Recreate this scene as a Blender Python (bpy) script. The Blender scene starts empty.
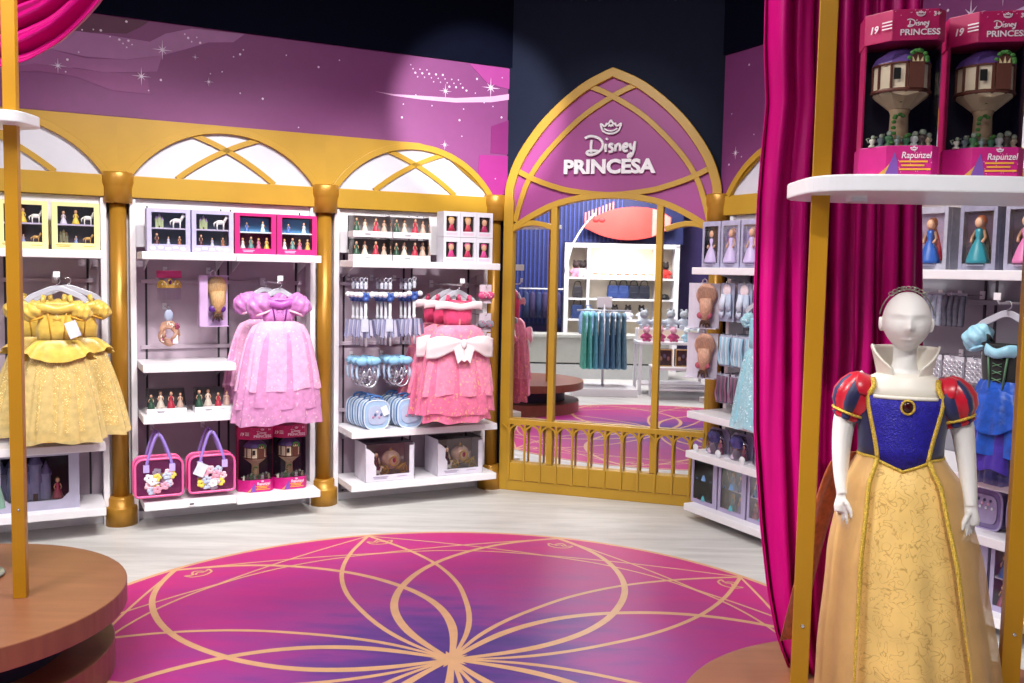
import bpy, bmesh, math, random
from mathutils import Vector, Matrix
random.seed(7)
sc = bpy.context.scene
COL = sc.collection
pi = math.pi
sin, cos = math.sin, math.cos

# ------------------------------------------------------------------ camera, world, light, exposure
def set_camera():
    cd = bpy.data.cameras.new('camera')
    cd.sensor_width = 36.0
    cd.lens = 36.0 * 927.19 / 1024.0
    cd.clip_start = 0.05
    co = bpy.data.objects.new('camera', cd)
    COL.objects.link(co)
    pitch, roll = 0.07612, 0.019885
    fw = Vector((0, cos(pitch), -sin(pitch)))
    up = Vector((0, sin(pitch), cos(pitch)))
    rt = Vector((1, 0, 0))
    r2 = rt * cos(roll) + up * sin(roll)
    u2 = up * cos(roll) - rt * sin(roll)
    m = Matrix((r2, u2, -fw)).transposed().to_4x4()
    m.translation = Vector((0, 0, 1.6))
    co.matrix_world = m
    sc.camera = co
set_camera()

w = bpy.data.worlds.new('world')
sc.world = w
w.use_nodes = True
w.node_tree.nodes['Background'].inputs[0].default_value = (0.80, 0.85, 1.0, 1)
w.node_tree.nodes['Background'].inputs[1].default_value = 0.3
sc.view_settings.view_transform = 'Standard'
sc.view_settings.look = 'None'
sc.view_settings.gamma = 1.0
sc.view_settings.exposure = 0.36
sc.view_settings.use_curve_mapping = False

def aim(o, target):
    d = Vector(target) - o.location
    o.rotation_euler = d.to_track_quat('-Z', 'Y').to_euler()
def area(name, loc, target, size, power, col=(1, 0.97, 0.93)):
    l = bpy.data.lights.new(name, 'AREA')
    l.shape = 'SQUARE'; l.size = size; l.energy = power; l.color = col
    o = bpy.data.objects.new(name, l); COL.objects.link(o)
    o.location = loc; aim(o, target)
def spot(name, loc, target, power, angle, blend=0.4, r=0.05, col=(1, 0.97, 0.93)):
    l = bpy.data.lights.new(name, 'SPOT')
    l.energy = power; l.spot_size = math.radians(angle); l.spot_blend = blend; l.shadow_soft_size = r; l.color = col
    o = bpy.data.objects.new(name, l); COL.objects.link(o)
    o.location = loc; aim(o, target)

# wall frames: origin (x, y), angle;  u runs along the wall, d comes out into the room
FR = {'L': ((-2.383, 5.608), math.radians(27.4)),
      'R': ((1.41, 6.24), math.radians(-62.6)),
      'M': ((-0.10, 6.77), math.radians(-17.4)),
      'B': ((-4.06, -0.61), math.radians(145.0)),
      'W': ((0.0, 0.0), 0.0)}
def pos(fr, u, d, z):
    (ox, oy), a = FR[fr]
    return Vector((ox + u * cos(a) + d * sin(a), oy + u * sin(a) - d * cos(a), z))

CEIL = 3.9
area('ceiling_fill_light', (-0.4, 3.2, 3.85), (-0.4, 3.2, 0), 1.2, 64)  # unseen area lights, added for bright even light over the room
area('ceiling_fill_light', (-1.9, 2.4, 3.85), (-1.9, 2.4, 0), 1.0, 45)
area('ceiling_fill_light', (-0.2, 0.2, 3.85), (0.0, 1.2, 0), 1.0, 22)
area('ceiling_fill_light', (-2.6, 0.8, 3.85), (-2.6, 0.8, 0), 1.2, 90)
area('ceiling_fill_light', (-3.6, 0.9, 3.6), (-3.5, -0.9, 1.2), 1.0, 70)
for k, (u, pw) in enumerate(((-1.0, 60), (0.05, 75), (0.9, 75), (1.9, 80))):
    spot('track_and_fill_spot', pos('L', u, 2.3, 3.7), pos('L', u + 0.1, 0.1, 0.95), pw * 2.3, 62, 0.6, 0.10)
for u in (0.6, 1.95):
    spot('track_and_fill_spot', pos('L', u, 3.9, 3.3), pos('L', u, 0.1, 0.40), 190, 22, 0.7, 0.06)  # extra low-angle spots, added to throw light into the low boxes
spot('track_and_fill_spot', pos('R', 0.4, 2.2, 3.7), pos('R', 0.5, 0.2, 0.9), 150, 55, 0.6, 0.10)
spot('track_and_fill_spot', pos('R', 2.0, 1.6, 3.7), pos('R', 2.1, 0.1, 1.1), 140, 55, 0.6, 0.08)
spot('track_and_fill_spot', (0.35, 3.3, 3.2), pos('L', 2.36, 0, 2.68), 660, 23, 0.5, 0.04)
spot('track_and_fill_spot', (0.1, 3.9, 3.6), pos('M', 0.8, 0, 2.3), 70, 34, 0.5, 0.05)
spot('track_and_fill_spot', (0.75, 0.5, 3.3), (1.06, 2.40, 1.05), 120, 27, 0.5, 0.06)
spot('track_and_fill_spot', (-1.9, 1.9, 3.4), (0.78, 2.88, 1.10), 420, 18, 0.7, 0.05)
spot('track_and_fill_spot', (-1.0, 1.6, 3.7), (-2.1, 3.4, 0.35), 60, 36, 0.5, 0.05)
spot('track_and_fill_spot', (-0.6, 3.0, 3.7), (-1.9, 3.8, 2.5), 60, 36, 0.5, 0.05)

# ------------------------------------------------------------------ materials
MATS = {}
def lin(h):
    h = h.lstrip('#')
    o = []
    for i in (0, 2, 4):
        c = int(h[i:i + 2], 16) / 255
        o.append(c / 12.92 if c <= 0.04045 else ((c + 0.055) / 1.055) ** 2.4)
    return (*o, 1.0)
def mat(name, col, rough=0.5, metal=0.0, var=0.10, scale=14.0, bump=0.0, bscale=None, sheen=0.0, spec=0.5, emit=0.0, coat=0.0, stretch=None):
    if name in MATS: return MATS[name]
    m = bpy.data.materials.new(name); m.use_nodes = True
    nt = m.node_tree; b = nt.nodes['Principled BSDF']
    b.inputs['Roughness'].default_value = rough
    b.inputs['Metallic'].default_value = metal
    b.inputs['Specular IOR Level'].default_value = spec
    b.inputs['Sheen Weight'].default_value = sheen
    b.inputs['Coat Weight'].default_value = coat
    tc = nt.nodes.new('ShaderNodeTexCoord')
    no = nt.nodes.new('ShaderNodeTexNoise'); no.inputs['Scale'].default_value = scale; no.inputs['Detail'].default_value = 3
    vec = tc.outputs['Object']
    if stretch:
        mp = nt.nodes.new('ShaderNodeMapping'); mp.inputs['Scale'].default_value = stretch
        nt.links.new(vec, mp.inputs['Vector']); vec = mp.outputs['Vector']
    nt.links.new(vec, no.inputs['Vector'])
    rp = nt.nodes.new('ShaderNodeValToRGB')
    c = lin(col)
    rp.color_ramp.elements[0].position = 0.3; rp.color_ramp.elements[1].position = 0.7
    rp.color_ramp.elements[0].color = (*[x * (1 - var) for x in c[:3]], 1)
    rp.color_ramp.elements[1].color = (*[min(1, x * (1 + var)) for x in c[:3]], 1)
    nt.links.new(no.outputs['Fac'], rp.inputs['Fac'])
    nt.links.new(rp.outputs['Color'], b.inputs['Base Color'])
    if emit:
        nt.links.new(rp.outputs['Color'], b.inputs['Emission Color'])
        b.inputs['Emission Strength'].default_value = emit
    if bump:
        n2 = nt.nodes.new('ShaderNodeTexNoise'); n2.inputs['Scale'].default_value = bscale or scale * 3; n2.inputs['Detail'].default_value = 4
        nt.links.new(vec, n2.inputs['Vector'])
        bp = nt.nodes.new('ShaderNodeBump'); bp.inputs['Strength'].default_value = bump; bp.inputs['Distance'].default_value = 0.01
        nt.links.new(n2.outputs['Fac'], bp.inputs['Height']); nt.links.new(bp.outputs['Normal'], b.inputs['Normal'])
    MATS[name] = m
    return m
def mat_sheer(name, col, alpha=0.6, rough=0.6, var=0.15, scale=30, gold=None, gscale=60, gth=0.56):
    """net or clear plastic: a cloth colour mixed with transparency, optional glitter pattern"""
    if name in MATS: return MATS[name]
    m = mat(name, col, rough, 0, var, scale, 0.15, sheen=0.2)
    nt = m.node_tree; b = nt.nodes['Principled BSDF']
    b.inputs['Alpha'].default_value = alpha
    if gold:
        tc = nt.nodes.new('ShaderNodeTexCoord')
        no = nt.nodes.new('ShaderNodeTexNoise'); no.inputs['Scale'].default_value = gscale; no.inputs['Detail'].default_value = 2
        nt.links.new(tc.outputs['Object'], no.inputs['Vector'])
        th = nt.nodes.new('ShaderNodeValToRGB'); th.color_ramp.elements[0].position = gth; th.color_ramp.elements[1].position = gth + 0.03
        nt.links.new(no.outputs['Fac'], th.inputs['Fac'])
        mx = nt.nodes.new('ShaderNodeMix'); mx.data_type = 'RGBA'
        old = b.inputs['Base Color'].links[0].from_socket
        nt.links.new(th.outputs['Color'], mx.inputs['Factor'])
        nt.links.new(old, mx.inputs['A']); mx.inputs['B'].default_value = lin(gold)
        nt.links.new(mx.outputs['Result'], b.inputs['Base Color'])
        ma = nt.nodes.new('ShaderNodeMapRange'); ma.inputs['To Min'].default_value = alpha; ma.inputs['To Max'].default_value = 1.0
        nt.links.new(th.outputs['Color'], ma.inputs['Value']); nt.links.new(ma.outputs['Result'], b.inputs['Alpha'])
    return m
def mat_clear(name, tint='#ffffff', amount=0.12):
    if name in MATS: return MATS[name]
    m = bpy.data.materials.new(name); m.use_nodes = True
    nt = m.node_tree; nt.nodes.clear()
    out = nt.nodes.new('ShaderNodeOutputMaterial')
    t = nt.nodes.new('ShaderNodeBsdfTransparent'); t.inputs[0].default_value = lin(tint)
    g = nt.nodes.new('ShaderNodeBsdfGlossy'); g.inputs['Roughness'].default_value = 0.06
    fr = nt.nodes.new('ShaderNodeFresnel'); fr.inputs['IOR'].default_value = 1.3
    ad = nt.nodes.new('ShaderNodeMath'); ad.operation = 'ADD'; ad.inputs[1].default_value = amount; ad.use_clamp = True
    nt.links.new(fr.outputs[0], ad.inputs[0])
    mx = nt.nodes.new('ShaderNodeMixShader')
    nt.links.new(ad.outputs[0], mx.inputs[0]); nt.links.new(t.outputs[0], mx.inputs[1]); nt.links.new(g.outputs[0], mx.inputs[2])
    nt.links.new(mx.outputs[0], out.inputs[0])
    MATS[name] = m
    return m

WHITE = mat('white_laminate', '#e9e6ec', 0.35, var=0.02)
GOLD = mat('gold_paint', '#b68c24', 0.42, var=0.05, scale=5)
GOLDM = mat('gold_metallic', '#b07e28', 0.36, 0.32, var=0.06, scale=4, stretch=(6, 6, 0.6))
GOLDP = mat('yellow_gold_post', '#b9840e', 0.4, 0.15, var=0.05, scale=4)
NAVY = mat('navy_paint', '#070a1c', 0.8, var=0.06, spec=0.06)
SLATE = mat('slate_navy_paint', '#191f33', 0.7, var=0.05, spec=0.12)
BLACK = mat('black', '#0b0a0d', 0.6)
LILACPANEL = mat('lilac_grey_panel', '#b6a5b4', 0.55, var=0.03)
GREYPANEL = mat('grey_panel', '#8d8c96', 0.55, var=0.03)
DARKSLOT = mat('dark_slot', '#2c2730', 0.6)
STEEL = mat('white_metal', '#d8d6de', 0.3, 0.2, var=0.02)
CHROME = mat('chrome_wire', '#c9ccd4', 0.22, 0.9, var=0.02)
CLEAR = mat_clear('clear_plastic', '#ffffff', 0.02)
CLEARP = mat_clear('clear_plastic_tinted', '#efeaf6', 0.06)

# ------------------------------------------------------------------ mesh building
class MB:
    def __init__(self):
        self.v = []; self.f = []; self.mi = []; self.sm = []
    def add(self, vs, fs, m=0, smooth=False):
        o = len(self.v)
        self.v += [tuple(x) for x in vs]
        for q in fs:
            self.f.append([i + o for i in q]); self.mi.append(m); self.sm.append(smooth)
        return self
    def box(self, x0, x1, y0, y1, z0, z1, m=0):
        vs = [(x0, y0, z0), (x1, y0, z0), (x1, y1, z0), (x0, y1, z0), (x0, y0, z1), (x1, y0, z1), (x1, y1, z1), (x0, y1, z1)]
        return self.add(vs, [(0, 3, 2, 1), (4, 5, 6, 7), (0, 1, 5, 4), (1, 2, 6, 5), (2, 3, 7, 6), (3, 0, 4, 7)], m)
    def loft(self, rings, closed=True, cap0=True, cap1=True, m=0, smooth=True):
        n = len(rings[0]); vs = [p for r in rings for p in r]; fs = []
        for i in range(len(rings) - 1):
            for j in range(n if closed else n - 1):
                a = i * n + j; b = i * n + (j + 1) % n
                fs.append((a, b, b + n, a + n))
        self.add(vs, fs, m, smooth)
        if cap0 and closed: self.add(rings[0], [tuple(range(n - 1, -1, -1))], m)
        if cap1 and closed: self.add(rings[-1], [tuple(range(n))], m)
        return self
    def lathe(self, prof, seg=24, c=(0, 0, 0), sx=1, sy=1, m=0, smooth=True, cap0=True, cap1=True):
        rings = [[(c[0] + r * sx * cos(2 * pi * k / seg), c[1] + r * sy * sin(2 * pi * k / seg), c[2] + z) for k in range(seg)] for r, z in prof]
        return self.loft(rings, True, cap0, cap1, m, smooth)
    def tube(self, pts, r, seg=8, m=0, closed=False, caps=True, sq=1.0):
        pts = [Vector(p) for p in pts]; n = len(pts)
        rs = r if isinstance(r, (list, tuple)) else [r] * n
        tg = []
        for i in range(n):
            a = pts[(i - 1) % n] if closed or i > 0 else pts[i]
            b = pts[(i + 1) % n] if closed or i < n - 1 else pts[i]
            t = (b - a); t = t.normalized() if t.length > 1e-9 else Vector((0, 0, 1)); tg.append(t)
        nrm = tg[0].orthogonal().normalized()
        if abs(tg[0].y) < 0.9:
            nrm = Vector((0, 1, 0)); nrm = (nrm - tg[0] * nrm.dot(tg[0])).normalized()
        rings = []
        for i in range(n):
            nrm = nrm - tg[i] * nrm.dot(tg[i])
            if nrm.length < 1e-6: nrm = tg[i].orthogonal()
            nrm.normalize(); bn = tg[i].cross(nrm)
            rings.append([pts[i] + (nrm * cos(2 * pi * k / seg) * sq + bn * sin(2 * pi * k / seg)) * rs[i] for k in range(seg)])
        if closed: rings.append(rings[0])
        return self.loft(rings, True, caps and not closed, caps and not closed, m, True)
    def sphere(self, c, rx, ry=None, rz=None, seg=14, rings=9, m=0, fn=None):
        ry = rx if ry is None else ry; rz = rx if rz is None else rz
        rr = []
        for i in range(1, rings):
            a = pi * i / rings
            ring = []
            for k in range(seg):
                b = 2 * pi * k / seg
                s = fn(a, b) if fn else 1.0
                ring.append((c[0] + rx * sin(a) * cos(b) * s, c[1] + ry * sin(a) * sin(b) * s, c[2] - rz * cos(a) * s))
            rr.append(ring)
        return self.loft(rr, True, True, True, m, True)
    def prism(self, poly, y0, y1, m=0):
        """polygon in x-z extruded along y"""
        n = len(poly)
        vs = [(x, y0, z) for x, z in poly] + [(x, y1, z) for x, z in poly]
        ar = sum(poly[i][0] * poly[(i + 1) % n][1] - poly[(i + 1) % n][0] * poly[i][1] for i in range(n))
        idx = list(range(n)) if ar > 0 else list(range(n - 1, -1, -1))
        fs = [tuple(idx), tuple(i + n for i in reversed(idx))]
        for k in range(n):
            a, b = idx[k], idx[(k + 1) % n]
            fs.append((a, a + n, b + n, b))
        return self.add(vs, fs, m)
    def prismz(self, poly, z0, z1, m=0):
        n = len(poly)
        vs = [(x, y, z0) for x, y in poly] + [(x, y, z1) for x, y in poly]
        ar = sum(poly[i][0] * poly[(i + 1) % n][1] - poly[(i + 1) % n][0] * poly[i][1] for i in range(n))
        idx = list(range(n)) if ar > 0 else list(range(n - 1, -1, -1))
        fs = [tuple(reversed(idx)), tuple(i + n for i in idx)]
        for k in range(n):
            a, b = idx[k], idx[(k + 1) % n]
            fs.append((a, b, b + n, a + n))
        return self.add(vs, fs, m)
    def band(self, path, wd, y0, y1, m=0, closed=False):
        """strip of width wd following an x-z path, extruded y0..y1"""
        n = len(path); L = []; R = []
        for i in range(n):
            a = path[(i - 1) % n] if closed or i > 0 else path[i]
            b = path[(i + 1) % n] if closed or i < n - 1 else path[i]
            tx, tz = b[0] - a[0], b[1] - a[1]; l = math.hypot(tx, tz) or 1
            nx, nz = -tz / l, tx / l
            L.append((path[i][0] + nx * wd / 2, path[i][1] + nz * wd / 2)); R.append((path[i][0] - nx * wd / 2, path[i][1] - nz * wd / 2))
        rings = [[(L[i][0], y0, L[i][1]), (R[i][0], y0, R[i][1]), (R[i][0], y1, R[i][1]), (L[i][0], y1, L[i][1])] for i in range(n)]
        if closed: rings.append(rings[0])
        return self.loft(rings, True, not closed, not closed, m, False)
    def sheet(self, fn, nu, nv, m=0):
        vs = [fn(i / nu, j / nv) for i in range(nu + 1) for j in range(nv + 1)]
        fs = [(i * (nv + 1) + j, (i + 1) * (nv + 1) + j, (i + 1) * (nv + 1) + j + 1, i * (nv + 1) + j + 1) for i in range(nu) for j in range(nv)]
        return self.add(vs, fs, m, True)
    def xf(self, M4, start=0):
        for i in range(start, len(self.v)):
            self.v[i] = tuple(M4 @ Vector(self.v[i]))
        return self
    def build(self, name, mats, parent=None, loc=None, rz=0.0, bevel=0.0, subsurf=0, solid=0.0, kind=None):
        me = bpy.data.meshes.new(name)
        me.from_pydata(self.v, [], self.f)
        if not isinstance(mats, (list, tuple)): mats = [mats]
        for m in mats: me.materials.append(m)
        me.polygons.foreach_set('material_index', self.mi)
        me.polygons.foreach_set('use_smooth', self.sm)
        bm = bmesh.new(); bm.from_mesh(me); bmesh.ops.remove_doubles(bm, verts=bm.verts, dist=1e-6)
        bmesh.ops.recalc_face_normals(bm, faces=bm.faces); bm.to_mesh(me); bm.free()
        me.update()
        o = bpy.data.objects.new(name, me); COL.objects.link(o)
        if parent: o.parent = parent
        if loc is not None: o.location = loc
        if rz: o.rotation_euler = (0, 0, rz)
        if solid:
            s = o.modifiers.new('solid', 'SOLIDIFY'); s.thickness = solid
        if bevel:
            b = o.modifiers.new('bevel', 'BEVEL'); b.width = bevel; b.segments = 2; b.limit_method = 'ANGLE'; b.angle_limit = math.radians(40)
        if subsurf:
            s = o.modifiers.new('sub', 'SUBSURF'); s.levels = subsurf; s.render_levels = subsurf
        if kind: o['kind'] = kind
        return o
def tag(o, label, cat, group=None):
    o['label'] = label; o['category'] = cat
    if group: o['group'] = group
    return o
def thing(name, label, cat, fr, u, d, z, group=None, rz=0.0):
    o = bpy.data.objects.new(name, None); o.empty_display_size = 0.05; COL.objects.link(o)
    o.location = pos(fr, u, d, z); o.rotation_euler = (0, 0, FR[fr][1] + rz)
    return tag(o, label, cat, group)
def struct(o):
    o['kind'] = 'structure'; return o
def dup(root, label, fr=None, u=0, d=0, z=0, rz=0.0, loc=None):
    r = root.copy(); COL.objects.link(r)
    if fr: r.location = pos(fr, u, d, z); r.rotation_euler = (0, 0, FR[fr][1] + rz)
    if loc is not None: r.location = loc; r.rotation_euler = (0, 0, rz)
    r['label'] = label
    for ch in list(root.children):
        c = ch.copy(); COL.objects.link(c); c.parent = r
        for g in list(ch.children):
            e = g.copy(); COL.objects.link(e); e.parent = c
    return r
def text_mesh(body, size, ext, mb, x=0, y=0, z=0, m=0, bold=0.0, align='CENTER', shear=0.0, sx=1.0):
    cu = bpy.data.curves.new('t', 'FONT'); cu.body = body; cu.size = size; cu.extrude = ext; cu.align_x = align; cu.offset = bold; cu.shear = shear
    cu.resolution_u = 3
    ob = bpy.data.objects.new('t', cu); COL.objects.link(ob)
    dg = bpy.context.evaluated_depsgraph_get()
    me = bpy.data.meshes.new_from_object(ob.evaluated_get(dg))
    vs = [(x + v.co.x * sx, y - v.co.z, z + v.co.y) for v in me.vertices]
    mb.add(vs, [tuple(p.vertices) for p in me.polygons], m)
    bpy.data.objects.remove(ob); bpy.data.curves.remove(cu); bpy.data.meshes.remove(me)
    return mb
def arc3(p1, p2, p3, n=24):
    """points along the circle arc through three x-z points, from p1 to p3"""
    ax, ay = p1; bx, by = p2; cx, cy = p3
    dd = 2 * (ax * (by - cy) + bx * (cy - ay) + cx * (ay - by))
    ux = ((ax * ax + ay * ay) * (by - cy) + (bx * bx + by * by) * (cy - ay) + (cx * cx + cy * cy) * (ay - by)) / dd
    uy = ((ax * ax + ay * ay) * (cx - bx) + (bx * bx + by * by) * (ax - cx) + (cx * cx + cy * cy) * (bx - ax)) / dd
    r = math.hypot(ax - ux, ay - uy)
    a0 = math.atan2(ay - uy, ax - ux); a1 = math.atan2(by - uy, bx - ux); a2 = math.atan2(cy - uy, cx - ux)
    def un(a, ref):
        while a < ref - pi: a += 2 * pi
        while a > ref + pi: a -= 2 * pi
        return a
    a1 = un(a1, a0); a2 = un(a2, a1)
    return [(ux + r * cos(a0 + (a2 - a0) * k / n), uy + r * sin(a0 + (a2 - a0) * k / n)) for k in range(n + 1)]
def spline(pts, n=8):
    """Catmull-Rom through points of any dimension"""
    out = []; N = len(pts)
    for i in range(N - 1):
        p0 = pts[max(i - 1, 0)]; p1 = pts[i]; p2 = pts[i + 1]; p3 = pts[min(i + 2, N - 1)]
        for k in range(n):
            t = k / n
            out.append(tuple(0.5 * (2 * b + (c - a) * t + (2 * a - 5 * b + 4 * c - d) * t * t + (3 * b - a - 3 * c + d) * t ** 3) for a, b, c, d in zip(p0, p1, p2, p3)))
    out.append(tuple(pts[-1]))
    return out
# ------------------------------------------------------------------ room shell
def floor_mat():
    m = mat('pale_streaked_floor', '#c9c7c4', 0.42, var=0.05, scale=3, bump=0.02)
    nt = m.node_tree; b = nt.nodes['Principled BSDF']
    tc = nt.nodes.new('ShaderNodeTexCoord'); mp = nt.nodes.new('ShaderNodeMapping')
    mp.inputs['Rotation'].default_value = (0, 0, math.radians(-35)); mp.inputs['Scale'].default_value = (0.7, 5, 1)
    no = nt.nodes.new('ShaderNodeTexNoise'); no.inputs['Scale'].default_value = 2.2; no.inputs['Detail'].default_value = 6; no.inputs['Roughness'].default_value = 0.65
    nt.links.new(tc.outputs['Object'], mp.inputs['Vector']); nt.links.new(mp.outputs['Vector'], no.inputs['Vector'])
    rp = nt.nodes.new('ShaderNodeValToRGB')
    e = rp.color_ramp.elements
    e[0].position = 0.3; e[0].color = lin('#b3b1af'); e[1].position = 0.62; e[1].color = lin('#d0cecc')
    nt.links.new(no.outputs['Fac'], rp.inputs['Fac']); nt.links.new(rp.outputs['Color'], b.inputs['Base Color'])
    return m
mb = MB(); mb.box(-9, 7, -7, 9, -0.1, 0)
struct(mb.build('floor', floor_mat()))
mb = MB(); mb.box(-9, 7, -7, 9, CEIL, CEIL + 0.1)
struct(mb.build('ceiling', mat('dark_ceiling', '#14151f', 0.8)))
def wall(name, fr, u0, u1, d, mats, z0=0, z1=CEIL):
    (ox, oy), a = FR[fr]
    mb = MB(); mb.box(u0, u1, -d, -d + 0.1, z0, z1)
    return struct(mb.build(name, mats, None, (ox, oy, 0), a))
WALLW = mat('white_wall', '#c9c4cc', 0.6, var=0.03)
wall('wall_left', 'L', -5.2, 2.75, -0.2, [WALLW])
wall('wall_right', 'R', -0.2, 7.5, -0.2, [WALLW])
wall('wall_center', 'M', -0.16, 1.72, -0.05, [SLATE])
PURPLEW = mat('violet_wall', '#34265e', 0.6, var=0.06)
wall('wall_back', 'B', -9, 2.4, -0.5, [PURPLEW])
mb = MB(); mb.box(-6.6, -6.5, -2, 4, 0, CEIL); struct(mb.build('wall_side', PURPLEW))

def star_poly(cx, cz, r, n=8, inner=0.16):
    out = []
    for k in range(2 * n):
        rr = r * (1.0 if (k // 2) % 2 == 0 else 0.55) if k % 2 == 0 else r * inner * 0.8
        a = pi / 2 + pi * k / n
        out.append((cx + rr * cos(a), cz + rr * sin(a)))
    return out
MUR = mat('mural_mauve', '#7d3974', 0.55, var=0.03)
def mural(fr, u0, u1, label, shapes, stars, dots):
    t = thing('starry_wall_mural', label, 'mural', fr, 0, 0, 0)
    mb = MB(); mb.box(u0, u1, 0.0, 0.02, 2.02, 3.055)
    mb.build('mural_panel', MUR, t)
    k = 0
    for name, col, poly in shapes:
        k += 1
        mb = MB(); mb.prism([(x, min(z, 3.05)) for x, z in poly], -0.0006 * k, 0.001)
        mb.build(name, mat('mural_' + name + col[1:], col, 0.55, var=0.04), t)
    mb = MB()
    for x, z, r in stars: mb.prism(star_poly(x, z, r), -0.006, -0.0045)
    for i, (x, z) in enumerate(dots):
        r = 0.0045 if i % 3 else 0.0075
        mb.prism([(x + r * cos(a * pi / 3), z + r * sin(a * pi / 3)) for a in range(6)], -0.006, -0.0045)
    mb.build('star_pattern', mat('mural_star_white', '#e9d7ee', 0.5), t)
    return t
fine1 = [(0.02, 2.92), (0.04, 2.90), (0.06, 2.88), (0.07, 2.92), (0.09, 2.90), (0.39, 3.0), (0.41, 2.98), (0.43, 2.96), (0.46, 2.99), (0.48, 2.96)]
fine2 = [(1.86 + 0.017 * i, 2.99 - 0.003 * i - ((i * 37) % 7) * 0.011) for i in range(24)]
mural('L', -5.0, 2.665, 'long mauve wall mural with stars and sweeping bands above the left arches',
      [('dark_band', '#5b2046', [(-1.6, 3.05), (0.19, 3.05), (0.14, 3.01), (0.06, 2.96), (-0.16, 2.94), (-0.38, 2.88), (-1.6, 2.7)]),
       ('swoosh', '#a2689e', [(-1.6, 2.7), (-0.43, 2.89), (-0.21, 2.94), (-0.06, 2.94), (0.19, 2.93), (0.28, 2.99), (0.43, 3.04), (0.75, 3.05), (0.68, 2.99), (0.53, 2.97), (0.39, 2.91), (0.26, 2.86), (0.06, 2.81), (-0.16, 2.8), (-0.43, 2.83), (-1.6, 2.62)]),
       ('swoosh', '#96558e', [(-1.6, 2.62), (-0.43, 2.83), (-0.16, 2.79), (0.07, 2.81), (0.26, 2.86), (0.23, 2.76), (0.17, 2.75), (-0.06, 2.72), (-0.22, 2.73), (-1.6, 2.5)]),
       ('swoosh', '#8a447e', [(-0.8, 2.62), (-0.43, 2.73), (-0.06, 2.72), (0.17, 2.74), (0.19, 2.62), (-0.02, 2.62), (-0.22, 2.68), (-0.43, 2.69)]),
       ('dark_band', '#7a3a72', [(-1.6, 2.47), (-1.6, 2.52), (-0.43, 2.68), (-0.22, 2.67), (-0.02, 2.61), (0.19, 2.47)]),
       ('streak', '#d9a6d2', [(1.61, 2.785), (1.74, 2.78), (1.95, 2.79), (2.2, 2.80), (2.48, 2.84), (2.655, 2.88), (2.655, 2.84), (2.48, 2.80), (2.2, 2.77), (1.95, 2.765), (1.74, 2.77)]),
       ('facet', '#7a1a68', [(2.48, 2.63), (2.655, 2.70), (2.655, 2.44), (2.48, 2.44)]),
       ('facet', '#96207c', [(2.39, 2.42), (2.655, 2.43), (2.655, 2.21), (2.52, 2.05), (2.38, 2.27)]),
       ('facet', '#a03a8c', [(2.30, 3.05), (2.655, 3.05), (2.655, 2.90), (2.44, 2.93)])],
      [(0.26, 2.89, 0.06), (0.14, 2.72, 0.055), (-0.31, 2.73, 0.045), (0.45, 2.87, 0.02), (0.53, 2.73, 0.03), (2.47, 2.90, 0.075), (2.12, 2.84, 0.05), (2.64, 2.92, 0.014), (2.12, 2.47, 0.035)],
      [(0.06, 3.03), (-0.18, 2.95), (-0.12, 2.96), (-0.08, 2.96), (-0.03, 2.93), (-0.2, 2.82), (-0.26, 2.77), (-0.27, 2.7), (0.68, 2.9), (0.72, 2.92), (0.74, 2.95), (1.01, 2.95), (1.22, 2.9),
       (0.54, 2.78), (0.61, 2.8), (0.25, 2.71), (0.18, 2.64), (0.72, 2.68), (0.86, 2.66), (1.09, 2.5), (1.36, 2.96), (2.36, 2.95), (2.56, 2.98), (2.35, 2.85), (2.28, 2.86), (2.42, 2.79),
       (2.49, 2.77), (2.56, 2.7), (2.26, 2.73), (1.81, 2.72), (1.8, 2.63), (2.02, 2.73), (1.9, 2.79), (2.23, 2.65), (2.52, 2.26), (2.25, 2.54)] + fine1 + fine2)
mural('R', -0.06, 7.0, 'mauve wall mural with a big star above the arches of the right wall',
      [('streak', '#c9b4d8', [(1.80, 2.82), (1.97, 2.86), (2.3, 2.92), (2.9, 2.98), (2.9, 2.94), (2.3, 2.88), (1.97, 2.83)])],
      [(0.08, 2.40, 0.04), (1.77, 2.90, 0.085), (1.94, 2.96, 0.06)],
      [(0.18, 2.95), (0.25, 2.5), (0.14, 2.37), (0.02, 2.33), (0.03, 2.66), (1.59, 2.99), (1.64, 2.95), (2.05, 2.71)])
# dark band above the murals
for nm, fr, u0, u1 in (('trim_1', 'L', -5.0, 2.665), ('trim_2', 'R', -0.06, 7.0)):
    mb = MB(); mb.box(u0, u1, -0.02, 0.02, 3.055, CEIL - 0.002)
    struct(mb.build(nm, NAVY, None, pos(fr, 0, 0, 0), FR[fr][1]))

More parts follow.
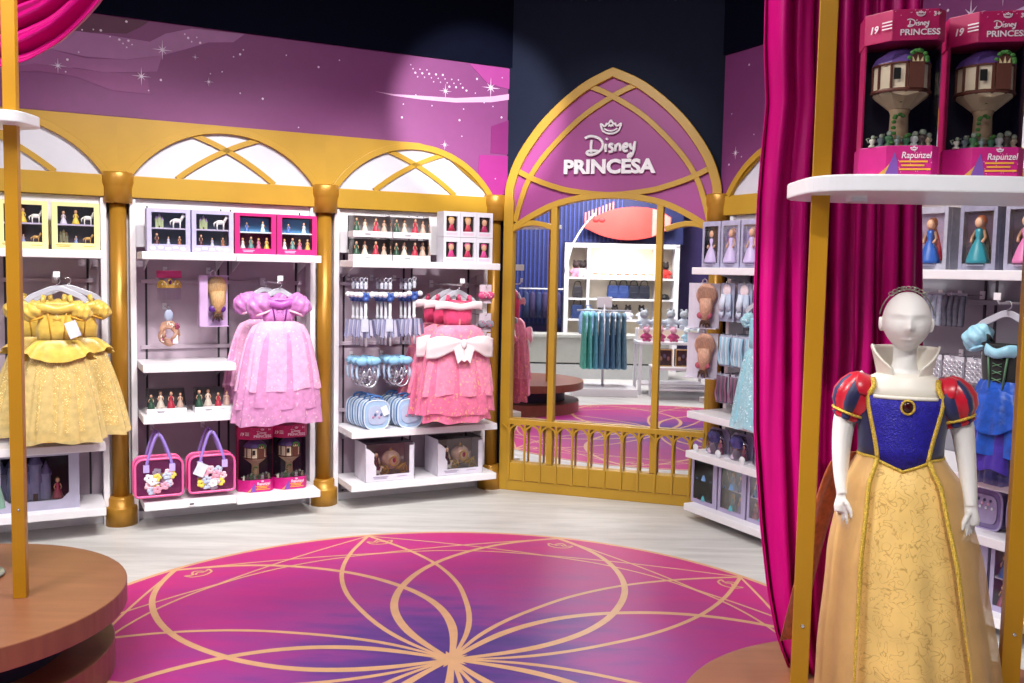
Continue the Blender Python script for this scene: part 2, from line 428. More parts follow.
# ------------------------------------------------------------------ gold arcade
def arcade(fr, u0, name, right_fill=True, left_fill=True):
    W = 1.265; c = W / 2
    root = bpy.data.objects.new(name, None); COL.objects.link(root); root['kind'] = 'structure'
    root.location = pos(fr, u0, 0, 0); root.rotation_euler = (0, 0, FR[fr][1])
    mb = MB(); mb.box(0.0, W, -0.035, 0.1, 1.993, 2.122)
    struct(mb.build('beam', GOLD, root, bevel=0.004))
    inn = arc3((c - 0.552, 2.122), (c, 2.417), (c + 0.552, 2.122), 32)
    mid = arc3((c - 0.575, 2.122), (c, 2.436), (c + 0.575, 2.122), 32)
    mb = MB(); mb.band(mid, 0.042, -0.042, 0.0)
    struct(mb.build('archivolt', GOLD, root, bevel=0.003))
    out = arc3((c - 0.58, 2.122), (c, 2.44), (c + 0.58, 2.122), 32)
    poly = [(0 if left_fill else out[0][0], 2.122)] + out + [(W if right_fill else out[-1][0], 2.122)]
    if right_fill: poly += [(W, 2.464)]
    else: poly += [(c + 0.40, 2.30), (c + 0.16, 2.436), (c + 0.02, 2.464)]
    if left_fill: poly += [(0, 2.464)]
    else: poly += [(c - 0.02, 2.464), (c - 0.16, 2.436), (c - 0.40, 2.30)]
    mb = MB(); mb.prism(poly, -0.028, -0.0005)
    struct(mb.build('spandrel', GOLD, root))
    mb = MB(); mb.prism(inn, -0.014, -0.001)
    struct(mb.build('lunette_panel', mat('lunette_white', '#cdcdd9', 0.4, var=0.02), root))
    a1 = arc3((c - 0.296, 2.122), (c - 0.004, 2.312), (c + 0.20, 2.395), 20)
    mb = MB(); mb.band(a1, 0.032, -0.03, -0.008); mb.band([(2 * c - x, z) for x, z in a1], 0.032, -0.03, -0.008)
    struct(mb.build('lattice', GOLD, root))
    return root
arcade('L', -3.80, 'trim_3'); arcade('L', -2.535, 'trim_4'); arcade('L', -1.265, 'trim_5'); arcade('L', 0.0, 'trim_6'); arcade('L', 1.265, 'trim_7', right_fill=False)
arcade('R', 0.0, 'trim_8', left_fill=False); arcade('R', 1.265, 'trim_9'); arcade('R', 2.53, 'trim_10')
def column(fr, u, label, d=0.0):
    t = thing('gold_column', label, 'column', fr, u, d, 0, 'gold columns between the display bays')
    mb = MB(); mb.lathe([(0.048, 0.14), (0.048, 1.97)], 28); mb.build('shaft', GOLDM, t)
    mb = MB(); mb.lathe([(0.094, 0), (0.094, 0.105), (0.090, 0.115), (0.076, 0.12), (0.076, 0.165), (0.070, 0.175), (0.048, 0.178)], 28)
    mb.build('base', GOLDM, t)
    mb = MB(); mb.lathe([(0.05, 1.955), (0.085, 1.96), (0.085, 2.05), (0.089, 2.06), (0.094, 2.075), (0.095, 2.132), (0.090, 2.14), (0.0, 2.14)], 28)
    mb.build('capital', GOLDM, t)
column('L', 0.0, 'gold column right of the yellow gown bay'); column('L', 1.265, 'gold column right of the lilac gown bay')
column('L', 2.52, 'gold column against the left jamb of the arched mirror'); column('L', -1.265, 'gold column at the far left end of the arcade')
column('R', -0.06, 'gold column against the right jamb of the arched mirror'); column('R', 1.265, 'gold column behind the tall magenta curtain')
column('R', 2.53, 'gold column at the near end of the right wall')

# ------------------------------------------------------------------ display bays (fixed racks on the wall)
def bay(fr, u0, label, panel, two=True):
    t = thing('display_rack', label, 'shop rack', fr, u0, 0, 0)
    W = 1.265
    mb = MB(); mb.box(0.10, W - 0.10, 0.10, 0.12, 0.05, 1.70); mb.build('back_panel', panel, t)
    mb = MB(); mb.box(0.10, W - 0.10, 0.005, 0.12, 1.70, 1.99); mb.build('top_panel', WHITE, t)
    for s in (0, 1):
        x0, x1 = (0.064, 0.0985) if s == 0 else (W - 0.0985, W - 0.064)
        mb = MB(); mb.box(x0, x1, -0.02, 0.14, 0.0, 1.99); mb.build('side_post', WHITE, t, bevel=0.004)
    for s in (0, 1):
        x0, x1 = (0.040, 0.063) if s == 0 else (W - 0.063, W - 0.040)
        mb = MB(); mb.box(x0, x1, 0.055, 0.16, 0.0, 1.90); mb.build('outer_post', WHITE, t, bevel=0.004)
    mb = MB()
    for x in (0.165, 0.60, 0.66, 1.10): mb.box(x - 0.006, x + 0.006, 0.094, 0.101, 0.05, 1.69); mb.box(x - 0.004, x + 0.004, 0.002, 0.006, 1.72, 1.95)
    mb.build('slotted_strip', DARKSLOT, t)
    mb = MB()
    for z in (1.49, 1.08, 0.62) if two else (1.49, 0.62): mb.box(0.13, W - 0.13, 0.080, 0.099, z - 0.012, z + 0.012)
    mb.build('hang_rail', panel, t, bevel=0.002)
    mb = MB(); mb.box(0.10, W - 0.10, 0.06, 0.12, 0.0, 0.05); mb.build('plinth', WHITE, t)
bay('L', -1.265, 'white wall rack behind the yellow gown', LILACPANEL)
bay('L', 0.0, 'white wall rack behind the lilac gown and tote bags', LILACPANEL)
bay('L', 1.265, 'white wall rack behind the pink gowns and blue wands', LILACPANEL)
bay('R', 0.0, 'white wall rack right of the mirror, partly behind the curtain', GREYPANEL)
bay('R', 1.265, 'white wall rack behind the blue and black dress', GREYPANEL)
def shelf(fr, u0, u1, z, label, dep=0.30, th=0.045):
    t = thing('shelf', label, 'shelf', fr, (u0 + u1) / 2, 0, z, 'white wall shelves')
    h = (u1 - u0) / 2
    if fr == 'R': dep = 0.35
    mb = MB(); mb.box(-h, h, -dep, 0.094 if z < 1.5 else 0.0, -th, 0); mb.build('board', WHITE, t, bevel=0.004)
    for s in (-1, 1):
        x = s * (h - 0.05)
        mb = MB()
        mb.add([(x - .003, 0.094, -th - .07), (x + .003, 0.094, -th - .07), (x + .003, 0.094, -th), (x - .003, 0.094, -th), (x - .003, -0.16, -th), (x + .003, -0.16, -th)],
               [(0, 1, 2, 3), (0, 3, 4), (1, 5, 2), (0, 4, 5, 1), (3, 2, 5, 4)])
        mb.build('bracket', STEEL, t)
    return t
shelf('L', -1.16, -0.103, 1.668, 'white top shelf under the yellow playset boxes')
shelf('L', -1.16, -0.103, 0.560, 'white shelf just under the hem of the yellow gown')
shelf('L', -1.16, -0.103, 0.180, 'lowest white shelf under the lavender castle box')
shelf('L', 0.103, 0.635, 1.670, 'white top shelf under the two lilac figure boxes')
shelf('L', 0.638, 1.162, 1.670, 'white top shelf under the two hot pink figure boxes')
shelf('L', 0.103, 0.635, 1.005, 'short white shelf below the hanging tiara and wig box')
shelf('L', 0.103, 0.635, 0.700, 'short white shelf carrying two clear figurine packs')
shelf('L', 0.638, 1.162, 0.690, 'white shelf hidden behind the lilac gown hem')
shelf('L', 0.103, 0.635, 0.180, 'lowest white shelf under the pink tote bags')
shelf('L', 0.638, 1.162, 0.168, 'lowest white shelf under the two pink tower boxes')
shelf('L', 1.368, 2.426, 1.648, 'white top shelf under the clear packs and doll boxes')
shelf('L', 1.368, 2.426, 0.530, 'white shelf under the light blue cases and pink gowns')
shelf('L', 1.368, 2.426, 0.176, 'lowest white shelf under the two carriage boxes')
shelf('R', 0.103, 1.162, 1.645, 'white top shelf under the lilac doll boxes by the curtain')
shelf('R', 0.103, 1.162, 0.715, 'empty-fronted white shelf above the purple figure packs')
shelf('R', 0.103, 1.162, 0.455, 'white shelf carrying the purple figure packs')
shelf('R', 0.103, 1.162, 0.105, 'lowest white shelf under the lilac two-storey window boxes')
shelf('R', 1.368, 2.426, 1.645, 'white top shelf under the boxed dolls at the right edge')
shelf('R', 1.368, 2.426, 0.715, 'white shelf just under the blue and black dress')
shelf('R', 1.368, 2.426, 0.455, 'white shelf under the purple case behind the gold post')
shelf('R', 1.368, 2.426, 0.105, 'lowest white shelf at the right edge behind the gold post')

# ------------------------------------------------------------------ arched mirror with fence
def mirror_arch():
    t = thing('arched_mirror', 'gold pointed-arch mirror with purple sign panel and low picket fence', 'mirror', 'M', 0, 0, 0)
    c = 0.806
    half = spline([(0.075, 2.10), (0.085, 2.22), (0.165, 2.42), (0.345, 2.66), (0.59, 2.868), (c, 2.975)], 6)
    full = half + [(2 * c - x, z) for x, z in reversed(half[:-1])]
    mb = MB(); mb.band(full, 0.062, -0.05, 0.04); mb.build('outer_arch', GOLD, t, bevel=0.004)
    top = spline([(0.10, 1.90), (0.243, 1.992), (0.425, 2.078), (0.643, 2.126), (c, 2.135), (0.97, 2.126), (1.187, 2.078), (1.369, 1.992), (1.512, 1.90)], 6)
    mb = MB(); mb.prism(full + list(reversed([(x, z + 0.01) for x, z in top])), -0.015, 0.03)
    mb.build('sign_panel', mat('sign_plum', '#9a3c86', 0.5, var=0.05, scale=2), t)
    mb = MB(); mb.band(top, 0.042, -0.045, 0.0); mb.build('mirror_head', GOLD, t, bevel=0.003)
    smile = spline([(0.135, 2.31), (0.258, 2.25), (0.40, 2.20), (0.544, 2.165), (c, 2.14), (1.068, 2.165), (1.21, 2.20), (1.354, 2.25), (1.477, 2.31)], 6)
    mb = MB(); mb.band(smile, 0.038, -0.04, -0.012); mb.build('cross_rib', GOLD, t, bevel=0.003)
    rib = spline([(0.120, 1.95), (0.160, 2.10), (0.217, 2.25), (0.336, 2.425), (0.572, 2.66), (0.806, 2.812), (0.965, 2.885)], 6)
    for s in (0, 1):
        mb = MB(); mb.band(rib if s == 0 else [(2 * c - x, z) for x, z in rib], 0.038, -0.038 - 0.001 * s, -0.012); mb.build('cross_rib', GOLD, t, bevel=0.003)
    for s in (0, 1):
        sm = spline([(0.10, 1.895), (0.17, 1.93), (0.25, 1.943), (0.33, 1.932), (0.415, 1.905)], 6)
        mb = MB(); mb.band(sm if s == 0 else [(2 * c - x, z) for x, z in sm], 0.036, -0.042, 0.0); mb.build('small_arch', GOLD, t, bevel=0.003)
        x = 0.075 if s == 0 else 2 * c - 0.075
        mb = MB(); mb.box(x - 0.036, x + 0.036, -0.05, 0.04, 0.0, 2.11); mb.build('jamb', GOLD, t, bevel=0.004)
        x = 0.412 if s == 0 else 2 * c - 0.452
        mb = MB(); mb.box(x - 0.022, x + 0.022, -0.044, 0.0, 0.21, 2.09); mb.build('mullion', GOLD, t, bevel=0.003)
    # mirror glass
    gm = bpy.data.materials.new('mirror_silver'); gm.use_nodes = True
    b = gm.node_tree.nodes['Principled BSDF']; b.inputs['Metallic'].default_value = 1; b.inputs['Roughness'].default_value = 0.012
    nz = gm.node_tree.nodes.new('ShaderNodeTexNoise'); nz.inputs['Scale'].default_value = 1.5
    rp = gm.node_tree.nodes.new('ShaderNodeValToRGB'); rp.color_ramp.elements[0].color = (0.84, 0.85, 0.88, 1); rp.color_ramp.elements[1].color = (0.87, 0.88, 0.91, 1)
    gm.node_tree.links.new(nz.outputs['Fac'], rp.inputs['Fac']); gm.node_tree.links.new(rp.outputs['Color'], b.inputs['Base Color'])
    mb = MB(); mb.prism([(0.10, 0.19), (1.512, 0.19)] + list(reversed(top)), -0.006, 0.02)
    mb.build('mirror_glass', gm, t)
    # fence
    mb = MB(); mb.box(0.10, 1.512, -0.055, -0.008, 0.0, 0.205); mb.build('fence_panel', GOLD, t, bevel=0.004)
    mb = MB(); mb.box(0.10, 1.512, -0.062, -0.02, 0.488, 0.525); mb.build('fence_rail', GOLD, t, bevel=0.004)
    xs = [0.115 + 0.1186 * k for k in range(12)]
    for x in xs:
        mb = MB(); mb.box(x - 0.007, x + 0.007, -0.068, -0.05, 0.075, 0.49); mb.build('picket', GOLD, t, bevel=0.002)
    mb = MB()
    for x in xs:
        for s in (-1, 1):
            if not 0.05 < x + s * 0.059 < 1.5: continue
            mb.band(spline([(x, 0.41), (x + s * 0.012, 0.455), (x + s * 0.036, 0.478), (x + s * 0.058, 0.49)], 4), 0.012, -0.066, -0.052)
    mb.build('gothic_tracery', GOLD, t)
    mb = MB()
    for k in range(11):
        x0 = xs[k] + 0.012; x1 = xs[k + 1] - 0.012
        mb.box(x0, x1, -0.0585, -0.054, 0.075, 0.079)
    mb.build('panel_shadow_line', mat('gold_shadow_line', '#8a5f16', 0.5), t)  # darker gold strips paint a shadow line between the pickets
mirror_arch()
SIGNW = mat('sign_white', '#f4f2f8', 0.35, var=0.01)
def disney_strokes(mb, x, z, s, y0, r, m=0):
    """flowing script word built from pen strokes; x, z = left baseline, s = height"""
    S = [[(-.28, .92), (-.05, 1.02), (.25, 1.0), (.55, .86), (.72, .62), (.66, .34), (.42, .12), (.12, .02), (-.10, .05), (-.16, .15), (-.02, .24), (.28, .24), (.55, .20)],
         [(.10, .82), (.07, .5), (.09, .12)],
         [(.90, .60), (.87, .38), (.90, .16)], [(.90, .82), (.98, .90)],
         [(1.30, .56), (1.14, .58), (1.08, .46), (1.24, .36), (1.24, .20), (1.06, .16)],
         [(1.42, .18), (1.42, .56)], [(1.42, .42), (1.54, .56), (1.66, .52), (1.68, .20)],
         [(1.86, .36), (2.06, .44), (2.04, .58), (1.90, .56), (1.82, .38), (1.92, .20), (2.10, .22)],
         [(2.20, .60), (2.26, .36), (2.38, .34), (2.46, .62)], [(2.48, .70), (2.44, .30), (2.34, -.02), (2.16, -.14), (2.14, -.02), (2.32, .10)]]
    for st in S:
        p = spline([(x + a * s, y0, z + b * s) for a, b in st], 5)
        mb.tube(p, r, 6, m)
def crown_strokes(mb, x, z, s, y0, r, m=0):
    """small tiara emblem centred on x, base at z"""
    P = lambda q: spline([(x + a * s, y0, z + b * s) for a, b in q], 5)
    mb.tube(P([(-.62, .22), (-.3, .04), (0, 0), (.3, .04), (.62, .22)]), r, 6, m)
    mb.tube(P([(-.5, .38), (-.25, .24), (0, .2), (.25, .24), (.5, .38)]), r * .8, 6, m)
    for sg in (-1, 1):
        mb.tube(P([(sg * .62, .22), (sg * .76, .62), (sg * .74, .72), (sg * .5, .56), (sg * .36, .62), (sg * .34, .74), (sg * .2, .72), (0, 1.0)]), r, 6, m)
    mb.tube(P([(-.18, .52), (-.08, .66), (0, .5), (.08, .66), (.18, .52)]), r * .7, 6, m)
def store_sign():
    t = thing('wall_sign', 'white raised lettering and crown on the purple arch panel', 'sign', 'M', 0.790, 0.015, 2.30)
    mb = MB(); text_mesh('PRINCESA', 0.130, 0.010, mb, 0, -0.018, -0.010, 0, 0.0055, sx=1.10); mb.build('lettering', SIGNW, t)
    mb = MB(); disney_strokes(mb, -0.135, 0.112, 0.128, -0.02, 0.0108); mb.build('script_lettering', SIGNW, t)
    mb = MB(); crown_strokes(mb, 0.01, 0.258, 0.093, -0.02, 0.0075); mb.build('crown_emblem', SIGNW, t)
    mb = MB()
    for x in (-.28, -.1, .1, .28): mb.box(x - .004, x + .004, -0.012, 0.0, .03, .038)
    mb.build('stand_off', SIGNW, t)
store_sign()

# ------------------------------------------------------------------ round floor graphic
def floor_graphic():
    cx, cy, R = -0.225, 3.70, 1.87
    t = tag(bpy.data.objects.new('floor_graphic', None), 'round magenta and violet floor graphic with gold petal lines', 'floor graphic')
    COL.objects.link(t); t.location = (cx, cy, 0)
    m = mat('graphic_vinyl', '#b02a84', 0.46, var=0.05, spec=0.25)
    nt = m.node_tree; b = nt.nodes['Principled BSDF']
    tc = nt.nodes.new('ShaderNodeTexCoord'); ln = nt.nodes.new('ShaderNodeVectorMath'); ln.operation = 'LENGTH'
    nt.links.new(tc.outputs['Object'], ln.inputs[0])
    no = nt.nodes.new('ShaderNodeTexNoise'); no.inputs['Scale'].default_value = 2.5; no.inputs['Detail'].default_value = 5
    mp = nt.nodes.new('ShaderNodeMapping'); mp.inputs['Scale'].default_value = (1, 3.5, 1); mp.inputs['Rotation'].default_value = (0, 0, -0.3)
    nt.links.new(tc.outputs['Object'], mp.inputs['Vector']); nt.links.new(mp.outputs['Vector'], no.inputs['Vector'])
    mr = nt.nodes.new('ShaderNodeMath'); mr.operation = 'MULTIPLY_ADD'; mr.inputs[1].default_value = 0.7; nt.links.new(no.outputs['Fac'], mr.inputs[0])
    mu = nt.nodes.new('ShaderNodeMath'); mu.operation = 'MULTIPLY'; mu.inputs[1].default_value = 1 / R; nt.links.new(ln.outputs['Value'], mu.inputs[0])
    ad = nt.nodes.new('ShaderNodeMath'); ad.operation = 'SUBTRACT'; ad.inputs[1].default_value = 0.35
    nt.links.new(mu.outputs[0], mr.inputs[2]); nt.links.new(mr.outputs[0], ad.inputs[0])
    rp = nt.nodes.new('ShaderNodeValToRGB'); cr = rp.color_ramp
    cr.elements[0].position = 0.05; cr.elements[0].color = lin('#46307e'); cr.elements[1].position = 0.98; cr.elements[1].color = lin('#bd2d7a')
    for p, c in ((0.22, '#64378a'), (0.40, '#94388a'), (0.60, '#a82f84')):
        e = cr.elements.new(p); e.color = lin(c)
    nt.links.new(ad.outputs[0], rp.inputs['Fac']); nt.links.new(rp.outputs['Color'], b.inputs['Base Color'])
    mb = MB(); mb.lathe([(0.0001, 0.0), (R, 0.0), (R, 0.0022), (0.0001, 0.0022)], 128, smooth=False)
    mb.build('vinyl_disc', m, t)
    LINE = mat('graphic_gold_line', '#d2a378', 0.45, var=0.06)
    zc = [0.0]
    def flat(path, w, mb):
        zc[0] += 0.00002
        n = len(path); vs = []
        ws = w if isinstance(w, list) else [w] * n
        for i in range(n):
            a = path[max(i - 1, 0)]; c = path[min(i + 1, n - 1)]
            tx, ty = c[0] - a[0], c[1] - a[1]; l = math.hypot(tx, ty) or 1
            h = ws[i] / 2
            vs += [(path[i][0] - ty / l * h, path[i][1] + tx / l * h, 0.0026 + zc[0]), (path[i][0] + ty / l * h, path[i][1] - tx / l * h, 0.0026 + zc[0])]
        mb.add(vs, [(2 * i, 2 * i + 1, 2 * i + 3, 2 * i + 2) for i in range(n - 1)])
    mb = MB()
    circ = lambda r, n=128: [(r * cos(2 * pi * k / n), r * sin(2 * pi * k / n)) for k in range(n + 1)]
    flat(circ(R - 0.014), 0.028, mb)
    mb.build('rim_line', LINE, t)
    mb2 = MB()
    prof = [(0.03, 33), (0.08, 31.5), (0.16, 29.5), (0.36, 22.0), (0.50, 17.8), (0.66, 12.4), (0.80, 7.2), (0.92, 2.7), (1.0, 0.0)]
    prof = spline(prof, 5)
    wide = spline([(0.03, 56), (0.10, 55), (0.19, 52.5), (0.33, 46), (0.45, 39), (0.53, 34), (0.66, 26), (0.80, 16.5), (0.90, 9), (1.0, 0)], 5)
    for k in range(10):
        a0 = math.radians(1.4 + 36 * k)
        mb = MB()
        pr = prof if k % 2 else wide
        for s in (-1, 1):
            path = [(r * (R - 0.03) * cos(a0 + s * math.radians(a)), r * (R - 0.03) * sin(a0 + s * math.radians(a))) for r, a in pr]
            ws = [min(1, 0.45 + 3.0 * r) * (0.044 - 0.016 * min(1, r * 1.1) if k % 2 == 0 else 0.027 - 0.006 * r) for r, a in pr]
            flat(path, ws, mb)
        mb.build('petal_line', LINE, t)
        for s in (-1, 1):
            path = []
            for i in range(15):
                f = i / 14; a = a0 + s * math.radians(36 * f); r = (R - 0.03) * (0.3 * (1 - 0.19 * f ** 0.9) + 0.7 * cos(math.radians(36)) / cos(math.radians(36 - 36 * f)))
                path.append((r * cos(a), r * sin(a)))
            flat(path, 0.014, mb2)
    flat(circ((R - 0.03) * 0.805), 0.014, mb2)
    mb2.build('ring_line', LINE, t)
    mb = MB(); pts = []
    for k in range(40):
        r = 0.085 if k % 2 == 0 else 0.055
        pts.append((r * cos(2 * pi * k / 40), r * sin(2 * pi * k / 40)))
    mb.add([(x, y, 0.0038) for x, y in pts], [tuple(range(40))])
    mb.build('center_star', LINE, t)
    for k in range(10):
        a0 = math.radians(1.4 + 36 * k - 1.5); r = R * 0.885
        mb = MB()
        P = [[(-.7, .25), (-.3, .05), (0, 0), (.3, .05), (.7, .25)], [(-.7, .25), (-.85, .75), (-.45, .55), (-.3, .8), (0, 1.05), (.3, .8), (.45, .55), (.85, .75), (.7, .25)], [(-.3, .45), (0, .7), (.3, .45)]]
        for q in P:
            pp = [(r + b * 0.085, -a * 0.085) for a, b in spline(q, 4)]
            flat([(x * cos(a0) - y * sin(a0), x * sin(a0) + y * cos(a0)) for x, y in pp], 0.012, mb)
        mb.build('crown_motif', LINE, t)
floor_graphic()

# ------------------------------------------------------------------ round display platforms
def wood_mat():
    m = mat('copper_wood', '#8c5a40', 0.34, var=0.12, scale=3, stretch=(1, 9, 1))
    return m
WOOD = wood_mat()
WOODEDGE = mat('wood_edge', '#8a4f45', 0.38, var=0.1, scale=3)
def platform(x, y, label):
    t = thing('round_platform', label, 'display platform', 'W', x, -y, 0, 'round two-tier wooden platforms')
    mb = MB(); mb.lathe([(0.0001, 0.125), (0.625, 0.125), (0.625, 0.0), (0.0001, 0.0)], 72, smooth=False); mb.build('lower_disc', WOOD, t, bevel=0.004)
    mb = MB(); mb.lathe([(0.0001, 0.265), (0.46, 0.265), (0.46, 0.125), (0.0001, 0.125)], 64, smooth=False); mb.build('recessed_drum', mat('drum_navy', '#1a1636', 0.55), t)
    mb = MB(); mb.lathe([(0.0001, 0.35), (0.673, 0.35), (0.673, 0.265), (0.0001, 0.265)], 72, smooth=False); o = mb.build('top_disc', [WOOD], t, bevel=0.004)
platform(-2.14, 3.364, 'round copper-brown wooden platform at the lower left')
platform(1.16, 2.47, 'round wooden platform under the mannequin')
# ------------------------------------------------------------------ display frames: gold posts and curved shelves
def post(x, y, z0, label, rz=0.0):
    t = thing('gold_post', label, 'post', 'W', x, -y, z0, 'slim square gold posts', rz)
    mb = MB(); mb.box(-0.0225, 0.0225, -0.0225, 0.0225, 0.0, CEIL - z0 - 0.002); mb.build('upright', GOLDP, t, bevel=0.002)
    mb = MB(); mb.tube([(0.003, -0.021, 0.335), (0.003, -0.026, 0.335)], [0.006, 0.004], 10); mb.build('screw', CHROME, t)
post(-1.815, 3.38, 0.35, 'gold square post on the copper-brown platform at the left', 0.25)
post(-2.42, 3.30, 0.35, 'second gold post on the left platform, beyond the picture edge', 0.25)
post(0.782, 2.395, 0.35, 'gold square post between the curtain and the mannequin', -0.30)
post(1.322, 2.365, 0.35, 'gold square post at the right edge beside the mannequin', -0.30)
SHW = mat('shelf_white_edge', '#dfe0e6', 0.3, var=0.02)
def curved_shelf(x, y, z, hw, hd, label, rz=0.0):
    t = thing('curved_shelf', label, 'shelf', 'W', x, -y, z, None, rz)
    pts = []
    for k in range(64):
        a = 2 * pi * k / 64
        pts.append((hw * math.copysign(abs(cos(a)) ** 0.5, cos(a)), hd * math.copysign(abs(sin(a)) ** 0.5, sin(a))))
    mb = MB(); mb.prismz(pts, 0, 0.040); mb.build('board', SHW, t, bevel=0.004)
    for s in (-1, 1):
        mb = MB(); mb.box(s * hw * .6 - .02, s * hw * .6 + .02, -0.02, 0.02, -0.012, 0.0); mb.build('fixing_bracket', STEEL, t)
curved_shelf(-2.10, 3.36, 2.083, 0.37, 0.13, 'white curved shelf high on the left gold post')
curved_shelf(1.115, 2.41, 1.806, 0.392, 0.200, 'white curved shelf carrying the two large tower boxes')

# ------------------------------------------------------------------ curtains
SATIN = mat('magenta_satin', '#aa0464', 0.34, var=0.06, scale=6, sheen=0.0, bump=0.05, bscale=40)
SATIN.node_tree.nodes['Principled BSDF'].inputs['Specular Tint'].default_value = (1.0, 0.30, 0.68, 1)
def tall_curtain():
    t = thing('magenta_curtain', 'tall gathered magenta curtain behind the mannequin', 'curtain', 'W', 1.0, -2.86, 0.352)
    zl = [(3.89, 0.745), (2.9, 0.748), (2.42, 0.750), (2.29, 0.752), (2.12, 0.765), (1.97, 0.756), (1.83, 0.750), (1.52, 0.752), (1.12, 0.768), (0.81, 0.800), (0.615, 0.828), (0.477, 0.858), (0.40, 0.885), (0.355, 0.905)]
    zr = [(3.89, 1.23), (2.43, 1.235), (1.84, 1.262), (1.41, 1.285), (0.9, 1.27), (0.355, 1.22)]
    def ip(tab, z):
        for (z0, a), (z1, b) in zip(tab, tab[1:]):
            if z <= z0 and z >= z1: return a + (b - a) * (z0 - z) / (z0 - z1)
        return tab[-1][1] if z < tab[-1][0] else tab[0][1]
    def fn(i, j):
        z = 3.89 + (0.357 - 3.89) * j
        a, b = ip(zl, z), ip(zr, z)
        ph = 0.5 * sin(2.2 * j + 1.0)
        s = i + 0.012 * sin(9 * i * pi + 3 * j)
        amp = 0.036 * (0.75 + 0.4 * sin(5 * i + 1.3))
        y = amp * sin(2 * pi * 7.5 * s + ph) + 0.014 * sin(2 * pi * 17 * s + 2.0 * j * pi)
        x = a + (b - a) * i + 0.012 * cos(2 * pi * 7.5 * s + ph)
        if i < 0.02: x = a
        return (x - 1.0, y, z - 0.352)
    mb = MB(); mb.sheet(fn, 150, 60); mb.build('cloth', SATIN, t, solid=0.004)
    mb = MB(); mb.tube([(-0.27, 0, CEIL - 0.352 - 0.012), (0.24, 0, CEIL - 0.352 - 0.012)], 0.010, 8); mb.build('curtain_track', STEEL, t)
    mb = MB()
    def hem(q):
        return [(fn(q, k / 60)[0] - 0.002, fn(q, k / 60)[1] - 0.003, fn(q, k / 60)[2]) for k in range(61)]
    mb.tube(hem(0.004), 0.0028, 5); mb.build('seam', SATIN, t)
tall_curtain()
def swag():
    t = thing('satin_swag', 'draped hot pink satin swag behind the left gold post', 'curtain', 'W', -1.9, -3.72, 2.3)
    lo = spline([(-1.50, 2.86), (-1.60, 2.69), (-1.641, 2.634), (-1.714, 2.547), (-1.814, 2.456), (-1.914, 2.396), (-1.974, 2.372), (-2.054, 2.355), (-2.20, 2.345), (-2.42, 2.36)], 6)
    up = spline([(-1.62, 3.10), (-1.70, 2.95), (-1.76, 2.88), (-1.86, 2.80), (-1.95, 2.74), (-2.02, 2.72), (-2.08, 2.70), (-2.15, 2.69), (-2.28, 2.68), (-2.46, 2.68)], 6)
    n = len(lo) - 1
    def fn(i, j):
        k = min(int(i * n), n - 1); f = i * n - k
        L = [lo[k][q] * (1 - f) + lo[k + 1][q] * f for q in (0, 1)]; U = [up[k][q] * (1 - f) + up[k + 1][q] * f for q in (0, 1)]
        x = L[0] * (1 - j) + U[0] * j; z = L[1] * (1 - j) + U[1] * j
        sag = 0.0
        y = -0.055 * (0.5 + 0.5 * cos(2 * pi * 3.6 * j)) * (0.6 + 0.4 * sin(pi * i)) - 0.014 * sin(2 * pi * 8 * j + 4 * i) + 0.03 * sin(3 * i)
        return (x + 1.935, y, z - 2.3 + sag)
    mb = MB(); mb.sheet(fn, 60, 70); mb.build('drape', SATIN, t, solid=0.004)
    def fn2(i, j):
        z = 3.88 - (3.88 - 2.86) * j
        x = -1.72 - 0.9 * i - 0.02 * j
        return (x + 1.9, 0.10 + 0.03 * sin(2 * pi * 6 * i), z - 2.3)
    mb = MB(); mb.sheet(fn2, 60, 10); mb.build('upper_fold', SATIN, t, solid=0.004)
swag()

